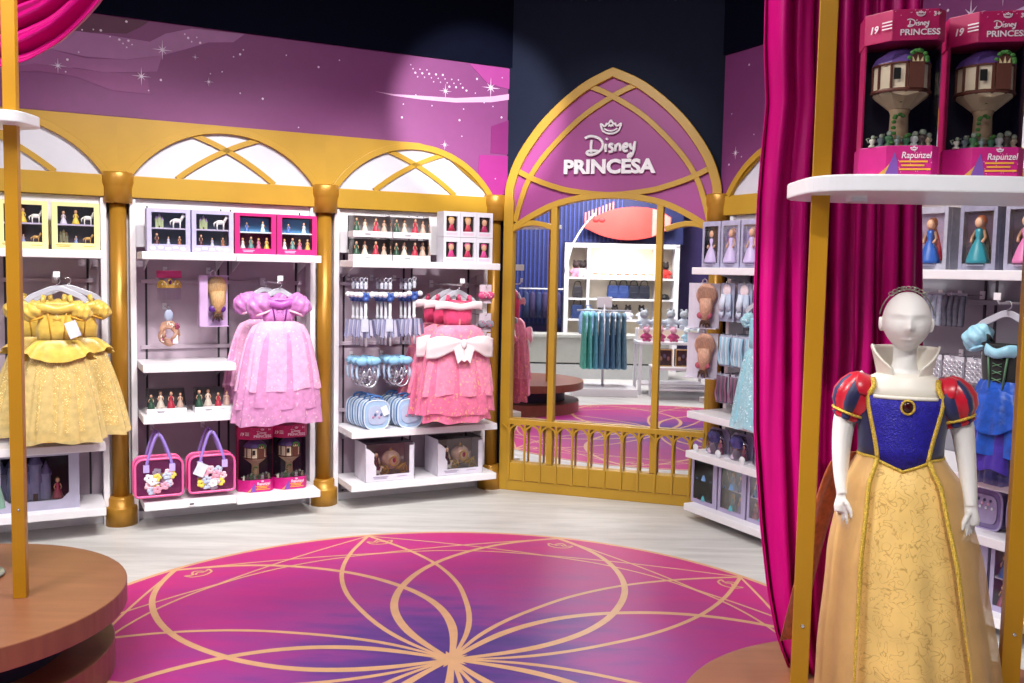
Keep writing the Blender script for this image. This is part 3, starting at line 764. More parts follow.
# ------------------------------------------------------------------ mannequin
MANN = mat('mannequin_white', '#e4e2e0', 0.42, var=0.015, coat=0.1)
MX, MY, MZ, MR = 1.046, 2.455, 0.352, -0.30
def mannequin():
    t = thing('child_mannequin', 'glossy white child mannequin standing on the round platform', 'mannequin', 'W', MX, -MY, MZ, None, MR)
    mb = MB()
    # head: egg with face relief, facing -y
    hc = Vector((-0.002, -0.005, 1.135))
    def face(a, b):
        return 1.0
    NS, NR = 48, 36
    rr = []
    for i in range(1, NR):
        a = pi * i / NR; ring = []
        for k in range(NS):
            b = 2 * pi * k / NS
            x = sin(a) * cos(b); y = sin(a) * sin(b); z = -cos(a)
            px = x * 0.0605; py = y * 0.076; pz = z * 0.0785
            if z < 0: px *= 1 - 0.26 * z * z; py *= 1 - 0.16 * z * z
            if y > 0: py *= 1.05; pz += 0.004 * y
            f = max(0.0, -y)
            qz = pz / 0.77
            g = lambda cx, cz, sx, sz: math.exp(-((px - cx) / sx) ** 2 - ((qz - cz) / sz) ** 2) * (1 if y < 0 else 0)
            dy = 0.0
            dy -= 0.017 * g(0, -0.022, 0.0085, 0.011) + 0.009 * g(0, -0.006, 0.0065, 0.018)
            dy += 0.0075 * g(-0.030, 0.010, 0.016, 0.010) + 0.0075 * g(0.030, 0.010, 0.016, 0.010)
            dy -= 0.004 * g(-0.030, 0.006, 0.010, 0.005) + 0.004 * g(0.030, 0.006, 0.010, 0.005)
            dy -= 0.0035 * g(0, 0.026, 0.04, 0.010)
            dy -= 0.0065 * g(0, -0.0475, 0.014, 0.0035) + 0.0065 * g(0, -0.0565, 0.012, 0.004)
            dy += 0.004 * g(0, -0.052, 0.018, 0.0022) + 0.003 * g(0, -0.066, 0.012, 0.004)
            dy -= 0.006 * g(0, -0.083, 0.016, 0.012)
            dy -= 0.003 * g(-0.036, -0.030, 0.018, 0.018) + 0.003 * g(0.036, -0.030, 0.018, 0.018)
            ring.append((hc.x + px, hc.y + py + dy, hc.z + pz))
        rr.append(ring)
    mb.loft(rr)
    for s in (-1, 1):      # ears
        o = len(mb.v)
        mb.sphere((0, 0, 0), 0.008, 0.013, 0.019, 12, 8, fn=lambda a, b: 1.0)
        mb.tube([(s * 0.004, 0.006 * cos(k) - 0.002, 0.002 + 0.016 * sin(k)) for k in [q * 0.42 - 1.2 for q in range(11)]], 0.0035, 6)
        mb.xf(Matrix.Translation((hc.x + s * 0.0605, hc.y + 0.012, hc.z - 0.010)) @ Matrix.Rotation(s * 0.25, 4, 'Z'), o)
    # neck + torso + legs as lofts
    def el(cx, cy, z, rx, ry, n=32): return [(cx + rx * cos(2 * pi * k / n), cy + ry * sin(2 * pi * k / n), z) for k in range(n)]
    mb.loft([el(0, 0.014, 1.09, .030, .032), el(0, 0.013, 1.05, .029, .031), el(0, 0.012, 1.025, .030, .032), el(0, 0.013, 1.008, .034, .035), el(0, 0.013, 0.998, .046, .040), el(0, .013, .988, .075, .05), el(0, .012, .972, .102, .058),
             el(0, .012, .942, .110, .064), el(0, .008, .89, .106, .070), el(0, .005, .83, .098, .068), el(0, .003, .77, .092, .064), el(0, .003, .69, .100, .070), el(0, .005, .60, .112, .080), el(0, .005, .56, .105, .076), el(0, .005, .53, .08, .06)])
    for s in (-1, 1):
        mb.tube([(s * .055, .005, .60), (s * .056, .0, .42), (s * .058, .0, .30), (s * .060, .008, .18), (s * .062, .012, .05), (s * .062, .010, .02)], [.058, .052, .040, .042, .028, .030], 18)
        mb.tube([(s * .062, .03, .022), (s * .066, -.03, .022), (s * .070, -.075, .017)], [.028, .030, .018], 14)
    # arms: shoulder, elbow, wrist;  (image left arm is x<0)
    arms = {-1: [(-.085, .012, .967), (-.118, .012, .940), (-.142, .010, .87), (-.149, .004, .80), (-.148, -.012, .725), (-.141, -.034, .664)],
            1: [(.085, .012, .967), (.120, .012, .940), (.146, .012, .87), (.158, .006, .80), (.167, -.014, .72), (.171, -.036, .660)]}
    for s, p in arms.items():
        mb.tube(spline(p, 5), [(0.038 - 0.0 * k) if k < 5 else max(0.0170, 0.040 - 0.00095 * k) for k in range(26)], 16)
        wr = Vector(p[-1]); d = Vector((s * 0.02, -0.20, -1)).normalized(); sd = Vector((-s * 0.50, -0.86, 0.10)).normalized()   # sd: towards the thumb side
        nn = d.cross(sd).normalized()
        mb.tube([wr - d * .02, wr + d * .008, wr + d * .030, wr + d * .047], [.0165, .0180, .0230, .0205], 14, sq=0.66)
        base = wr + d * .043
        inw = nn if (nn.x * s) < 0 else -nn
        for q, ln in enumerate((.042, .048, .045, .036)):
            b0 = base + sd * (.0185 - .0124 * q) + inw * 0.001
            k1 = b0 + d * ln * .44 + inw * .001 + sd * (.002 - .0013 * q)
            k2 = k1 + d * ln * .36 + inw * .004
            k3 = k2 + d * ln * .26 + inw * .006
            mb.tube([b0 - d * .012, b0, k1, k2, k3], [.0064, .0060, .0056, .0052, .0038], 9)
        b0 = wr + d * .014 + sd * .013
        mb.tube([b0 - sd * .006, b0 + sd * .010 + d * .010, b0 + sd * .021 + d * .026 + inw * .004, b0 + sd * .024 + d * .044 + inw * .006], [.0085, .0078, .0064, .0042], 9)
    o = mb.build('body', MANN, t)
    rm = o.modifiers.new('remesh', 'REMESH'); rm.mode = 'VOXEL'; rm.voxel_size = 0.0024; rm.use_smooth_shade = True
    sm = o.modifiers.new('smooth', 'CORRECTIVE_SMOOTH') if False else o.modifiers.new('smooth', 'SMOOTH'); sm.factor = 0.5; sm.iterations = 4
    mb = MB(); mb.tube([(0, .03, -.0), (0, .03, .12)], .008, 10); mb.lathe([(0.0, 0.0), (0.14, 0.0), (0.14, 0.008), (0.0, 0.010)], 32, (0, 0.02, -0.001)); mb.build('stand', CHROME, t)
mannequin()
def mann_costume():
    t = thing('princess_costume', 'blue bodice and long golden skirt costume worn by the mannequin', 'dress', 'W', MX, -MY, MZ + 0.034, None, MR)
    NAVYV = mat('navy_velvet', '#141b52', 0.55, sheen=0.3, var=0.2, bump=0.1)
    SEQ = mat('blue_sequin', '#2019a0', 0.30, 0.2, var=0.5, scale=220, bump=0.5, bscale=260)
    REDS = mat('red_satin', '#c4132e', 0.30, var=0.15, sheen=0.2)
    TRIM = mat('gold_braid', '#d9b648', 0.4, 0.35, var=0.35, scale=260, bump=0.5, bscale=300)
    IVORY = mat('ivory_satin', '#e8e3d8', 0.4, var=0.02)
    N = 96
    def ring(z, rx, ry, cy=0.006, mod=None):
        out = []
        for k in range(N):
            a = 2 * pi * k / N; s = 1.0 + (mod(a) if mod else 0)
            out.append((rx * cos(a) * s, cy + ry * sin(a) * s, z))
        return out
    levels = [(.742, .104, .078), (.77, .104, .078), (.80, .106, .079), (.84, .111, .080), (.88, .115, .078), (.905, .113, .074)]
    # bodice, split by angle into front panel and sides so that each has its own material
    vs = []; mb = MB()
    dip = lambda a: -0.030 * max(0, 1 - abs((a - 1.5 * pi)) / 0.75)
    rings = []
    for i, (z, rx, ry) in enumerate(levels):
        rings.append([(x, y, zz + (dip(2 * pi * k / N) if i == 0 else 0)) for k, (x, y, zz) in enumerate(ring(z, rx, ry))])
    fs = []; 
    for i in range(len(rings) - 1):
        hwid = 0.50 + 0.11 * i / 1.0 * 0.55
        for j in range(N):
            a = 2 * pi * (j + .5) / N
            fs.append(((i * N + j, i * N + (j + 1) % N, (i + 1) * N + (j + 1) % N, (i + 1) * N + j), 1 if abs(a - 1.5 * pi) < 0.62 + 0.05 * i else 0))
    o = len(mb.v); mb.v += [p for r in rings for p in r]
    for q, m in fs: mb.f.append(list(q)); mb.mi.append(m); mb.sm.append(True)
    mb.build('bodice', [NAVYV, SEQ], t, solid=-0.004)
    on = lambda a, z: (lambda rx, ry: (rx * 1.035 * cos(a), 0.006 + ry * 1.05 * sin(a), z))(*[q for q in next(((l0[1] + (l1[1] - l0[1]) * (z - l0[0]) / (l1[0] - l0[0]), l0[2] + (l1[2] - l0[2]) * (z - l0[0]) / (l1[0] - l0[0])) for l0, l1 in zip(levels, levels[1:]) if l0[0] <= z <= l1[0] + 1e-6), (levels[0][1], levels[0][2]))])
    for s in (-1, 1):
        mb = MB(); mb.tube([on(1.5 * pi + s * (0.60 + 0.28 * (z - .742) / .16), z) for z in [.735 + .0169 * k for k in range(11)]] + [(s * .078, -.052, .93), (s * .080, -.03, .950)], 0.0075, 6, sq=0.5); mb.build('front_braid', TRIM, t)
    mb = MB(); mb.tube([(x * 1.02, (y - .006) * 1.02 + .006, z) for x, y, z in rings[0]], 0.0055, 6, closed=True); mb.build('waist_braid', TRIM, t)
    mb = MB(); mb.tube([on(1.5 * pi + q * .06, .904 ) for q in range(-12, 13)], 0.0055, 6); mb.build('neck_lace', IVORY, t)
    mb = MB(); mb.sphere((0.004, -.080, .882), .013, .006, .015, 16, 10); mb.build('brooch_stone', mat('dark_garnet', '#35090c', 0.15), t)
    mb = MB(); mb.tube([(0.004 + .016 * cos(2 * pi * k / 20), -.081, .882 + .018 * sin(2 * pi * k / 20)) for k in range(20)], .0032, 6, closed=True); mb.build('brooch_rim', TRIM, t)
    # yoke and standing collar
    mb = MB()
    mb.loft([ring(.902, .113, .074), ring(.93, .106, .066), ring(.952, .085, .055), ring(.965, .062, .047)], True, False, False); mb.build('yoke', IVORY, t, solid=0.002)
    def col(i, j):
        a = 1.5 * pi + (0.42 + (2 * pi - 0.84) * i)
        f = j; r = 0.053 + 0.011 * f + 0.005 * f * f
        front = min(i, 1 - i)
        h = 0.098 * min(1, 0.30 + 3.2 * front)
        return (r * 1.18 * cos(a), 0.012 + r * 0.95 * sin(a) + 0.006 * f, .950 + h * f * (0.85 if front > .2 else 1))
    mb = MB(); mb.sheet(col, 48, 10); mb.build('standing_collar', IVORY, t, solid=0.005)
    # sleeves: striped puffs
    for s in (-1, 1):
        mb = MB(); NS = 42
        rr = []
        P = [(0.0, 0.020), (0.10, 0.038), (0.28, 0.053), (0.5, 0.061), (0.72, 0.057), (0.86, 0.045), (0.93, 0.038), (0.98, 0.044), (1.05, 0.034)]
        for f, r in P:
            rr.append([(r * cos(2 * pi * k / NS) * (1 + .09 * cos(14 * pi * k / NS * 1.0)), r * 0.95 * sin(2 * pi * k / NS) * (1 + .09 * cos(14 * pi * k / NS)), -0.125 * f) for k in range(NS)])
        o = len(mb.v); n0 = len(mb.f)
        mb.loft(rr, True, True, False)
        for q in range(n0, n0 + (len(P) - 1) * NS):
            i, j = divmod(q - n0, NS)
            mb.mi[q] = 1 if (j % 7) in (4, 5, 6) or i == 0 else 0
        mb.xf(Matrix.Translation((s * 0.097, 0.006, 0.956)) @ Matrix.Rotation(-s * 0.32, 4, 'Y'), o)
        sl = mb.build('puff_sleeve', [NAVYV, REDS], t)
        mb = MB(); mb.tube([(0.046 * cos(2 * pi * k / 24), 0.044 * sin(2 * pi * k / 24), -0.112) for k in range(24)], 0.004, 6, closed=True)
        mb.xf(Matrix.Translation((s * 0.097, 0.006, 0.956)) @ Matrix.Rotation(-s * 0.32, 4, 'Y')); mb.build('sleeve_piping', TRIM, sl)
        mb = MB()
        mb.sheet(lambda i, j: (lambda r_, a_: (r_ * cos(a_), r_ * sin(a_), -0.004 - 0.052 * j))(0.014 + 0.042 * (j * (2 - j)) ** .6, 1.5 * pi - s * 0.55 + (i - .5) * (2.6 - 1.5 * j)), 16, 8); mb.xf(Matrix.Translation((s * 0.097, 0.005, 0.962)) @ Matrix.Rotation(-s * 0.32, 4, 'Y')); mb.build('shoulder_petal', REDS, sl, solid=0.002)
    # skirt
    def sk(z0, z1, prof, folds, amp, cx1=0.058, cy1=0.0, a0=0.0, a1=2 * pi, n=150, m=24, seed=0):
        def fn(i, j):
            a = a0 + (a1 - a0) * i
            rx, ry = spl(prof, j)
            f = amp * j * (sin(folds * a + seed) + 0.5 * sin(folds * 1.7 * a + 2.1 + seed) + .3 * sin(2.6 * folds * a + 3 * j))
            return ((rx + f) * cos(a) + cx1 * j, 0.006 + (ry + f) * sin(a) + cy1 * j, z0 + (z1 - z0) * j + (dip(a % (2 * pi)) * (1 - j) ** 3))
        return fn
    def spl(prof, j):
        for (j0, x0, y0), (j1, x1, y1) in zip(prof, prof[1:]):
            if j <= j1: f = (j - j0) / (j1 - j0); f = f * f * (3 - 2 * f) * .4 + f * .6; return x0 + (x1 - x0) * f, y0 + (y1 - y0) * f
        return prof[-1][1:]
    PROF = [(0, .102, .078), (.10, .142, .104), (.4, .180, .145), (.75, .208, .178), (1, .220, .194)]
    LACE = mat_sheer('gold_scroll_tulle', '#edc676', 1.0, 0.38, var=0.12, scale=9)
    nt = LACE.node_tree; b = nt.nodes['Principled BSDF']
    tc = nt.nodes.new('ShaderNodeTexCoord'); no = nt.nodes.new('ShaderNodeTexNoise'); no.inputs['Scale'].default_value = 34; no.inputs['Detail'].default_value = 1.0; no.inputs['Distortion'].default_value = 1.2
    nt.links.new(tc.outputs['Object'], no.inputs['Vector'])
    rp = nt.nodes.new('ShaderNodeValToRGB'); els = rp.color_ramp.elements; els[0].position = 0.472; els[0].color = (0, 0, 0, 1); els[1].position = 0.5; els[1].color = (1, 1, 1, 1)
    e = els.new(0.528); e.color = (0, 0, 0, 1)
    nt.links.new(no.outputs['Fac'], rp.inputs['Fac'])
    mx = nt.nodes.new('ShaderNodeMix'); mx.data_type = 'RGBA'; old = b.inputs['Base Color'].links[0].from_socket
    nt.links.new(rp.outputs['Color'], mx.inputs['Factor']); nt.links.new(old, mx.inputs['A']); mx.inputs['B'].default_value = lin('#c69a50')
    nt.links.new(mx.outputs['Result'], b.inputs['Base Color'])
    mb = MB(); mb.sheet(sk(.745, -.014, PROF, 7, .008), 160, 26); mb.build('skirt', LACE, t)
    PALE = mat_sheer('pale_gold_organza', '#e6ba7a', 0.60, 0.5, var=0.06, scale=20)
    PR2 = [(0, .106, .082), (.10, .152, .116), (.4, .198, .162), (.75, .228, .200), (1, .240, .214)]
    mb = MB(); mb.sheet(sk(.746, .01, PR2, 6, .010, a0=1.5 * pi + 0.60, a1=1.5 * pi + 2 * pi - 0.60, seed=1.0), 130, 26)
    mb.build('organza_overskirt', PALE, t)
    for s in (-1, 1):
        fnx = sk(.748, .01, [(q, x + .004, y + .004) for q, x, y in PR2], 7, .006)
        mb = MB(); mb.tube([fnx(((1.5 * pi + s * (0.60 + 0.06 * j / 24)) / (2 * pi)) % 1.0, j / 24) for j in range(25)], 0.0065, 6, sq=.6); mb.build('skirt_braid', TRIM, t)
    BACK = mat_sheer('copper_lace', '#a9552f', 0.92, 0.6, var=0.35, scale=50)
    mb = MB()
    mb.sheet(lambda i, j: (-0.155 - 0.135 * j ** .6 + 0.07 * i + .006 * sin(9 * i + 3 * j), 0.07 + 0.09 * i + 0.05 * j, .72 - .58 * j), 10, 24)
    mb.build('lace_cape', BACK, t, solid=0.002)
mann_costume()
def tiara():
    t = thing('tiara_headband', 'thin dark wire tiara headband on the mannequin head', 'tiara', 'W', MX, -MY, MZ, None, MR)
    mb = MB(); mb.tube([(-0.002 + .0675 * cos(a), 0.004, 1.140 + .0805 * sin(a)) for a in [0.15 + (pi - 0.3) * k / 30 for k in range(31)]], .0018, 6); mb.build('band', mat('dark_wire', '#8a8780', 0.35, 0.6), t)
    mb = MB()
    for k in range(9):
        a = 0.95 + 1.25 * k / 8
        c = (-0.002 + .0690 * cos(a), -0.002, 1.140 + .083 * sin(a))
        mb.tube([(c[0] + .007 * cos(q * pi / 4) , c[1] - .002, c[2] + .005 * sin(q * pi / 4)) for q in range(8)], .0013, 5, closed=True)
    for k in range(5): 
        a = 1.1 + 0.9 * k / 4
        mb.sphere((-0.002 + .0695 * cos(a), -.004, 1.140 + .086 * sin(a)), .0045, seg=8, rings=6) if k % 2 else None
    mb.build('filigree', mat('pewter', '#9a968c', 0.3, 0.7, var=.2), t)
tiara()
# ------------------------------------------------------------------ merchandise helpers
def cm(col, rough=0.5, **k): return mat('tone_' + col[1:] + ('_%d' % int(rough * 100)), col, rough, **k)
SKIN = cm('#d9a98a', 0.6)
HAIRS = ['#c9a24a', '#3a2218', '#7a2f18', '#191314', '#e0c880']
GOWNS = ['#3f8fd0', '#d23f6e', '#e3c23f', '#8a5bc0', '#3fa38a', '#e6e6f2', '#b03a86']
def figurine(par, x, y, z, h, gown, hair, name='figurine'):
    mb = MB()
    mb.lathe([(h * .24, 0), (h * .235, h * .06), (h * .16, h * .30), (h * .07, h * .50), (h * .095, h * .62), (h * .085, h * .68), (h * .03, h * .72)], 12, (x, y, z), m=0)
    mb.sphere((x, y - h * .01, z + h * .82), h * .095, h * .10, h * .12, 10, 7, 1)
    mb.sphere((x, y + h * .035, z + h * .85), h * .115, h * .10, h * .13, 10, 7, 2)
    mb.lathe([(h * .07, h * .50), (h * .10, h * .66), (h * .05, h * .82)], 8, (x, y + h * .05, z), m=2)
    for s in (-1, 1): mb.tube([(x + s * h * .09, y, z + h * .66), (x + s * h * .15, y - h * .03, z + h * .52), (x + s * h * .12, y - h * .09, z + h * .42)], h * .028, 6, 1)
    return mb.build(name, [cm(gown, .4), SKIN, cm(hair, .5)], par)
def toy_horse(par, x, y, z, h, col):
    mb = MB()
    mb.sphere((x, y, z + h * .52), h * .34, h * .15, h * .17, 12, 8)
    for sx in (-.22, .22):
        for sy in (-.07, .07): mb.tube([(x + h * sx, y + h * sy, z + h * .45), (x + h * sx * 1.05, y + h * sy, z + h * .2), (x + h * sx, y + h * sy, z)], [h * .06, h * .04, h * .045], 6)
    mb.tube([(x + h * .26, y, z + h * .56), (x + h * .38, y, z + h * .78), (x + h * .40, y, z + h * .92)], [h * .12, h * .09, h * .08], 8)
    mb.tube([(x + h * .36, y, z + h * .94), (x + h * .58, y, z + h * .80)], [h * .09, h * .05], 8)
    mb.tube([(x - h * .32, y, z + h * .55), (x - h * .44, y, z + h * .42), (x - h * .42, y, z + h * .2)], [h * .05, h * .06, h * .02], 6)
    return mb.build('toy_horse', cm(col, .4), par)
def toy_castle(par, x, y, z, h, wall, roof):
    mb = MB()
    for dx, r, hh in ((-.22, .10, .62), (.0, .13, .78), (.22, .10, .55)):
        mb.lathe([(h * r, 0), (h * r, h * hh), (h * r * 1.2, h * hh), (h * r * 1.2, h * (hh + .05))], 12, (x + h * dx, y, z), m=0, smooth=False)
        mb.lathe([(h * r * 1.25, h * (hh + .05)), (0.001, h * (hh + .34))], 12, (x + h * dx, y, z), m=1)
    mb.box(x - h * .25, x + h * .25, y - h * .06, y + h * .08, z, z + h * .38, 0)
    mb.box(x - h * .05, x + h * .05, y - h * .14, y - h * .05, z, z + h * .16, 2)
    return mb.build('toy_castle', [cm(wall, .5), cm(roof, .5), cm('#4a2c26', .6)], par)
def window_box(name, label, cat, group, fr, u, d, z, w, h, dep, shell, back, win, rows, trim=None, rz=0.0, tall=False):
    """carton with an open window: back wall, sides, a front frame, a shelf inside, little figures, clear pane.
    u, d, z = centre of the front face bottom;  win = margins left, right, bottom, top"""
    t = thing(name, label, cat, fr, u, d, z, group, rz)
    l, r, b, tp = win; T = 0.004
    X0, X1 = -w / 2, w / 2
    mb = MB()
    mb.box(X0, X1, dep - T, dep, 0, h, 0); mb.box(X0, X0 + T, 0, dep, 0, h, 0); mb.box(X1 - T, X1, 0, dep, 0, h, 0)
    mb.box(X0, X1, 0, dep, 0, T, 0); mb.box(X0, X1, 0, dep, h - T, h, 0)
    mb.box(X0, X0 + l, -0.001, T, 0, h, 0); mb.box(X1 - r, X1, -0.001, T, 0, h, 0)
    mb.box(X0 + l, X1 - r, -0.001, T, 0, b, 0); mb.box(X0 + l, X1 - r, -0.001, T, h - tp, h, 0)
    mb.build('carton', shell, t)
    mb = MB(); mb.box(X0 + l * .6, X1 - r * .6, dep * .86, dep * .9, b * .6, h - tp * .6, 0); mb.build('backing_card', back, t)
    n = len(rows); wh = (h - b - tp) / n
    if n > 1:
        mb = MB()
        for i in range(1, n): mb.box(X0 + l * .7, X1 - r * .7, 0.006, dep * .86, b + wh * i - 0.004, b + wh * i + 0.004)
        mb.build('divider', trim or shell, t)
    for i, row in enumerate(reversed(rows)):
        zz = b + wh * i + 0.004; k = len(row)
        if i == 0:
            zz = b * .95
        for j, it in enumerate(row):
            x = X0 + l + (w - l - r) * (j + .5) / k
            y = dep * (.22 if j % 2 else .30)
            if it[0] == 'f': figurine(t, x, y, zz, wh * it[1], it[2], it[3])
            elif it[0] == 'h': toy_horse(t, x, y, zz, wh * it[1], it[2])
            elif it[0] == 'c': toy_castle(t, x, y + dep * .1, zz, wh * it[1], it[2], it[3])
    mb = MB(); mb.box(X0 + l, X1 - r, 0.0015, 0.0025, b, h - tp); mb.build('window_pane', CLEAR, t)
    return t
def blurb(t, x, z, w, n, m, y=-0.0022, h=0.004):
    """rows of small print on a pack, too small to read in the photo"""
    mb = MB()
    for i in range(n): mb.box(x - w / 2 * (1 - .12 * (i % 2)), x + w / 2 * (1 - .2 * ((i + 1) % 3)), y, y + 0.0015, z - i * h * 2.1, z - i * h * 2.1 + h)
    mb.build('small_print', m, t)

# ------------------------------------------------------------------ yellow, lilac and pink figure boxes on the top shelves
YB = mat('box_cream_yellow', '#ece2a0', 0.45, var=0.06); DK = mat('box_dark_plum', '#2e2036', 0.6, var=0.2); LB = mat('box_pale_lilac', '#b9b4de', 0.45, var=0.06, scale=25); PB = mat('box_hot_pink', '#c81f74', 0.45, var=0.06)
LILTRIM = cm('#c3b8d8')
rows_y = [[('f', .75, '#d8cfe8', '#7a4a2a'), ('f', .82, '#e3c23f', '#5a3018'), ('h', .72, '#ece8e4')], [('c', .7, '#8a8468', '#6b5a3a'), ('f', .45, '#8a9ad0', '#3a2218'), ('h', .55, '#c99a55')]]
for i, (u, lab) in enumerate(((-0.237, 'cream yellow playset box nearest the gold column'), (-0.503, 'cream yellow playset box right of the gold post, second from the column'), (-0.769, 'cream yellow playset box left of the gold post'))):
    t = window_box('playset_box', lab, 'toy box', 'cream yellow playset boxes on the top shelf', 'L', u, 0.22, 1.668, 0.248, 0.268, 0.11, YB, DK, (.030, .030, .040, .022), rows_y, LILTRIM)
    blurb(t, -.06, .026, .09, 2, cm('#b99a3a')); blurb(t, .07, .020, .06, 1, cm('#c7aa4a'))
rows_l = [[('c', .8, '#a9b48a', '#b99ad0'), ('h', .9, '#ebe7ea')], [('f', .75, '#5a1f2a', '#8a2a1a'), ('f', .55, '#c8c8e8', '#2a1a14'), ('f', .6, '#a05a30', '#191314')]]
for u, lab in ((0.262, 'pale lilac figure box at the left end above the tiara'), (0.514, 'pale lilac figure box beside the hot pink ones')):
    t = window_box('figure_box', lab, 'toy box', 'pale lilac figure boxes on the top shelf', 'L', u, 0.22, 1.670, 0.244, 0.256, 0.11, LB, cm('#34405a', .6), (.026, .026, .046, .022), rows_l, LILTRIM)
    mb = MB()
    for k in range(5): mb.sphere((-.09 + .042 * k, -0.002, .02 + .006 * (k % 2)), .018, .002, .010, 10, 6)
    mb.build('cloud_print', cm('#e9e9f6'), t)
rows_p = [[('f', .62, '#3a6ac0', '#191314'), ('f', .72, '#c0e0f0', '#3a2218')], [('f', .7, '#ece6f0', '#c9a24a'), ('f', .8, '#5a8a8a', '#191314'), ('f', .7, '#e06a9a', '#c9a24a'), ('f', .75, '#d9b050', '#5a3018')]]
for u, lab in ((0.770, 'hot pink figure box beside the lilac ones'), (1.028, 'hot pink figure box at the right end above the lilac gown')):
    t = window_box('figure_box', lab, 'toy box', 'hot pink figure boxes on the top shelf', 'L', u, 0.22, 1.670, 0.252, 0.252, 0.11, PB, cm('#4a2a44', .6), (.030, .030, .036, .018), rows_p, cm('#d8e6f0'))
    mb = MB(); mb.box(-.10, .10, .088, .092, .14, .228); mb.build('sky_card', cm('#4a86b8'), t)
    blurb(t, -.04, .022, .08, 2, cm('#f0b8d8'))

# ------------------------------------------------------------------ bay 1: castle box
def castle_box():
    t = window_box('castle_playset', 'large pale lavender boxed castle playset on the lowest shelf behind the gold post', 'toy box', None, 'L', -0.46, 0.22, 0.180, 0.44, 0.325, 0.20,
                   mat('box_lavender_grey', '#a9a5bd', 0.45, var=0.05), cm('#2a2438', .6), (.040, .055, .055, .014), [[('c', .92, '#848cae', '#5a6090'), ('c', .98, '#8a86b0', '#6a5f90'), ('f', .5, '#b03a5a', '#3a2218')]])
    mb = MB()
    for s in (-1, 1): mb.prism([(s * .18, .05), (s * .135, .05), (s * .18, .095)] if s < 0 else [(.165, .05), (.165, .095), (.12, .05)], -0.0015, 0.003)
    mb.build('corner_flap', MATS['box_lavender_grey'], t)
castle_box()

# ------------------------------------------------------------------ gowns on hangers
def hang_arm(fr, u, z, label, reach=0.40, d0=-0.08):
    t = thing('hanging_arm', label, 'display arm', fr, u, 0, z, 'white hanging arms on the back rails')
    mb = MB(); mb.tube([(0, -d0 + 0.0, 0), (0, -reach, -0.004), (0, -reach - .012, 0.012)], 0.005, 8); mb.build('rod', STEEL, t)
    mb = MB(); mb.box(-.016, .016, -d0 - .02, -d0 + .004, -.03, .02); mb.build('rail_clip', STEEL, t, bevel=.002)
    mb = MB(); mb.box(-.017, .017, -reach - .018, -reach - .014, .010, .042); mb.build('price_plate', WHITE, t, bevel=.001)
    return t
HANG = mat('hanger_grey_plastic', '#b9bac6', 0.25, var=0.04)
def hanger(fr, u, d, z, label, w=0.30, group=None, m=None):
    """z = height of the rod it hangs on"""
    t = thing('clothes_hanger', label, 'hanger', fr, u, d, z, group)
    mb = MB(); pts = [(.018 * cos(a), 0, -.012 + .018 * sin(a)) for a in [2.6 - k * .42 for k in range(11)]] + [(0, 0, -.055)]
    mb.tube(pts, .0028, 6); mb.build('hook', CHROME, t)
    h = w / 2
    arch = spline([(-h, -.125), (-h * .82, -.098), (-h * .45, -.072), (-.02, -.052), (.02, -.052), (h * .45, -.072), (h * .82, -.098), (h, -.125)], 5)
    mb = MB(); mb.band(arch, .030, -.005, .005); mb.build('shoulder_bar', m or HANG, t, bevel=.003)
    return t
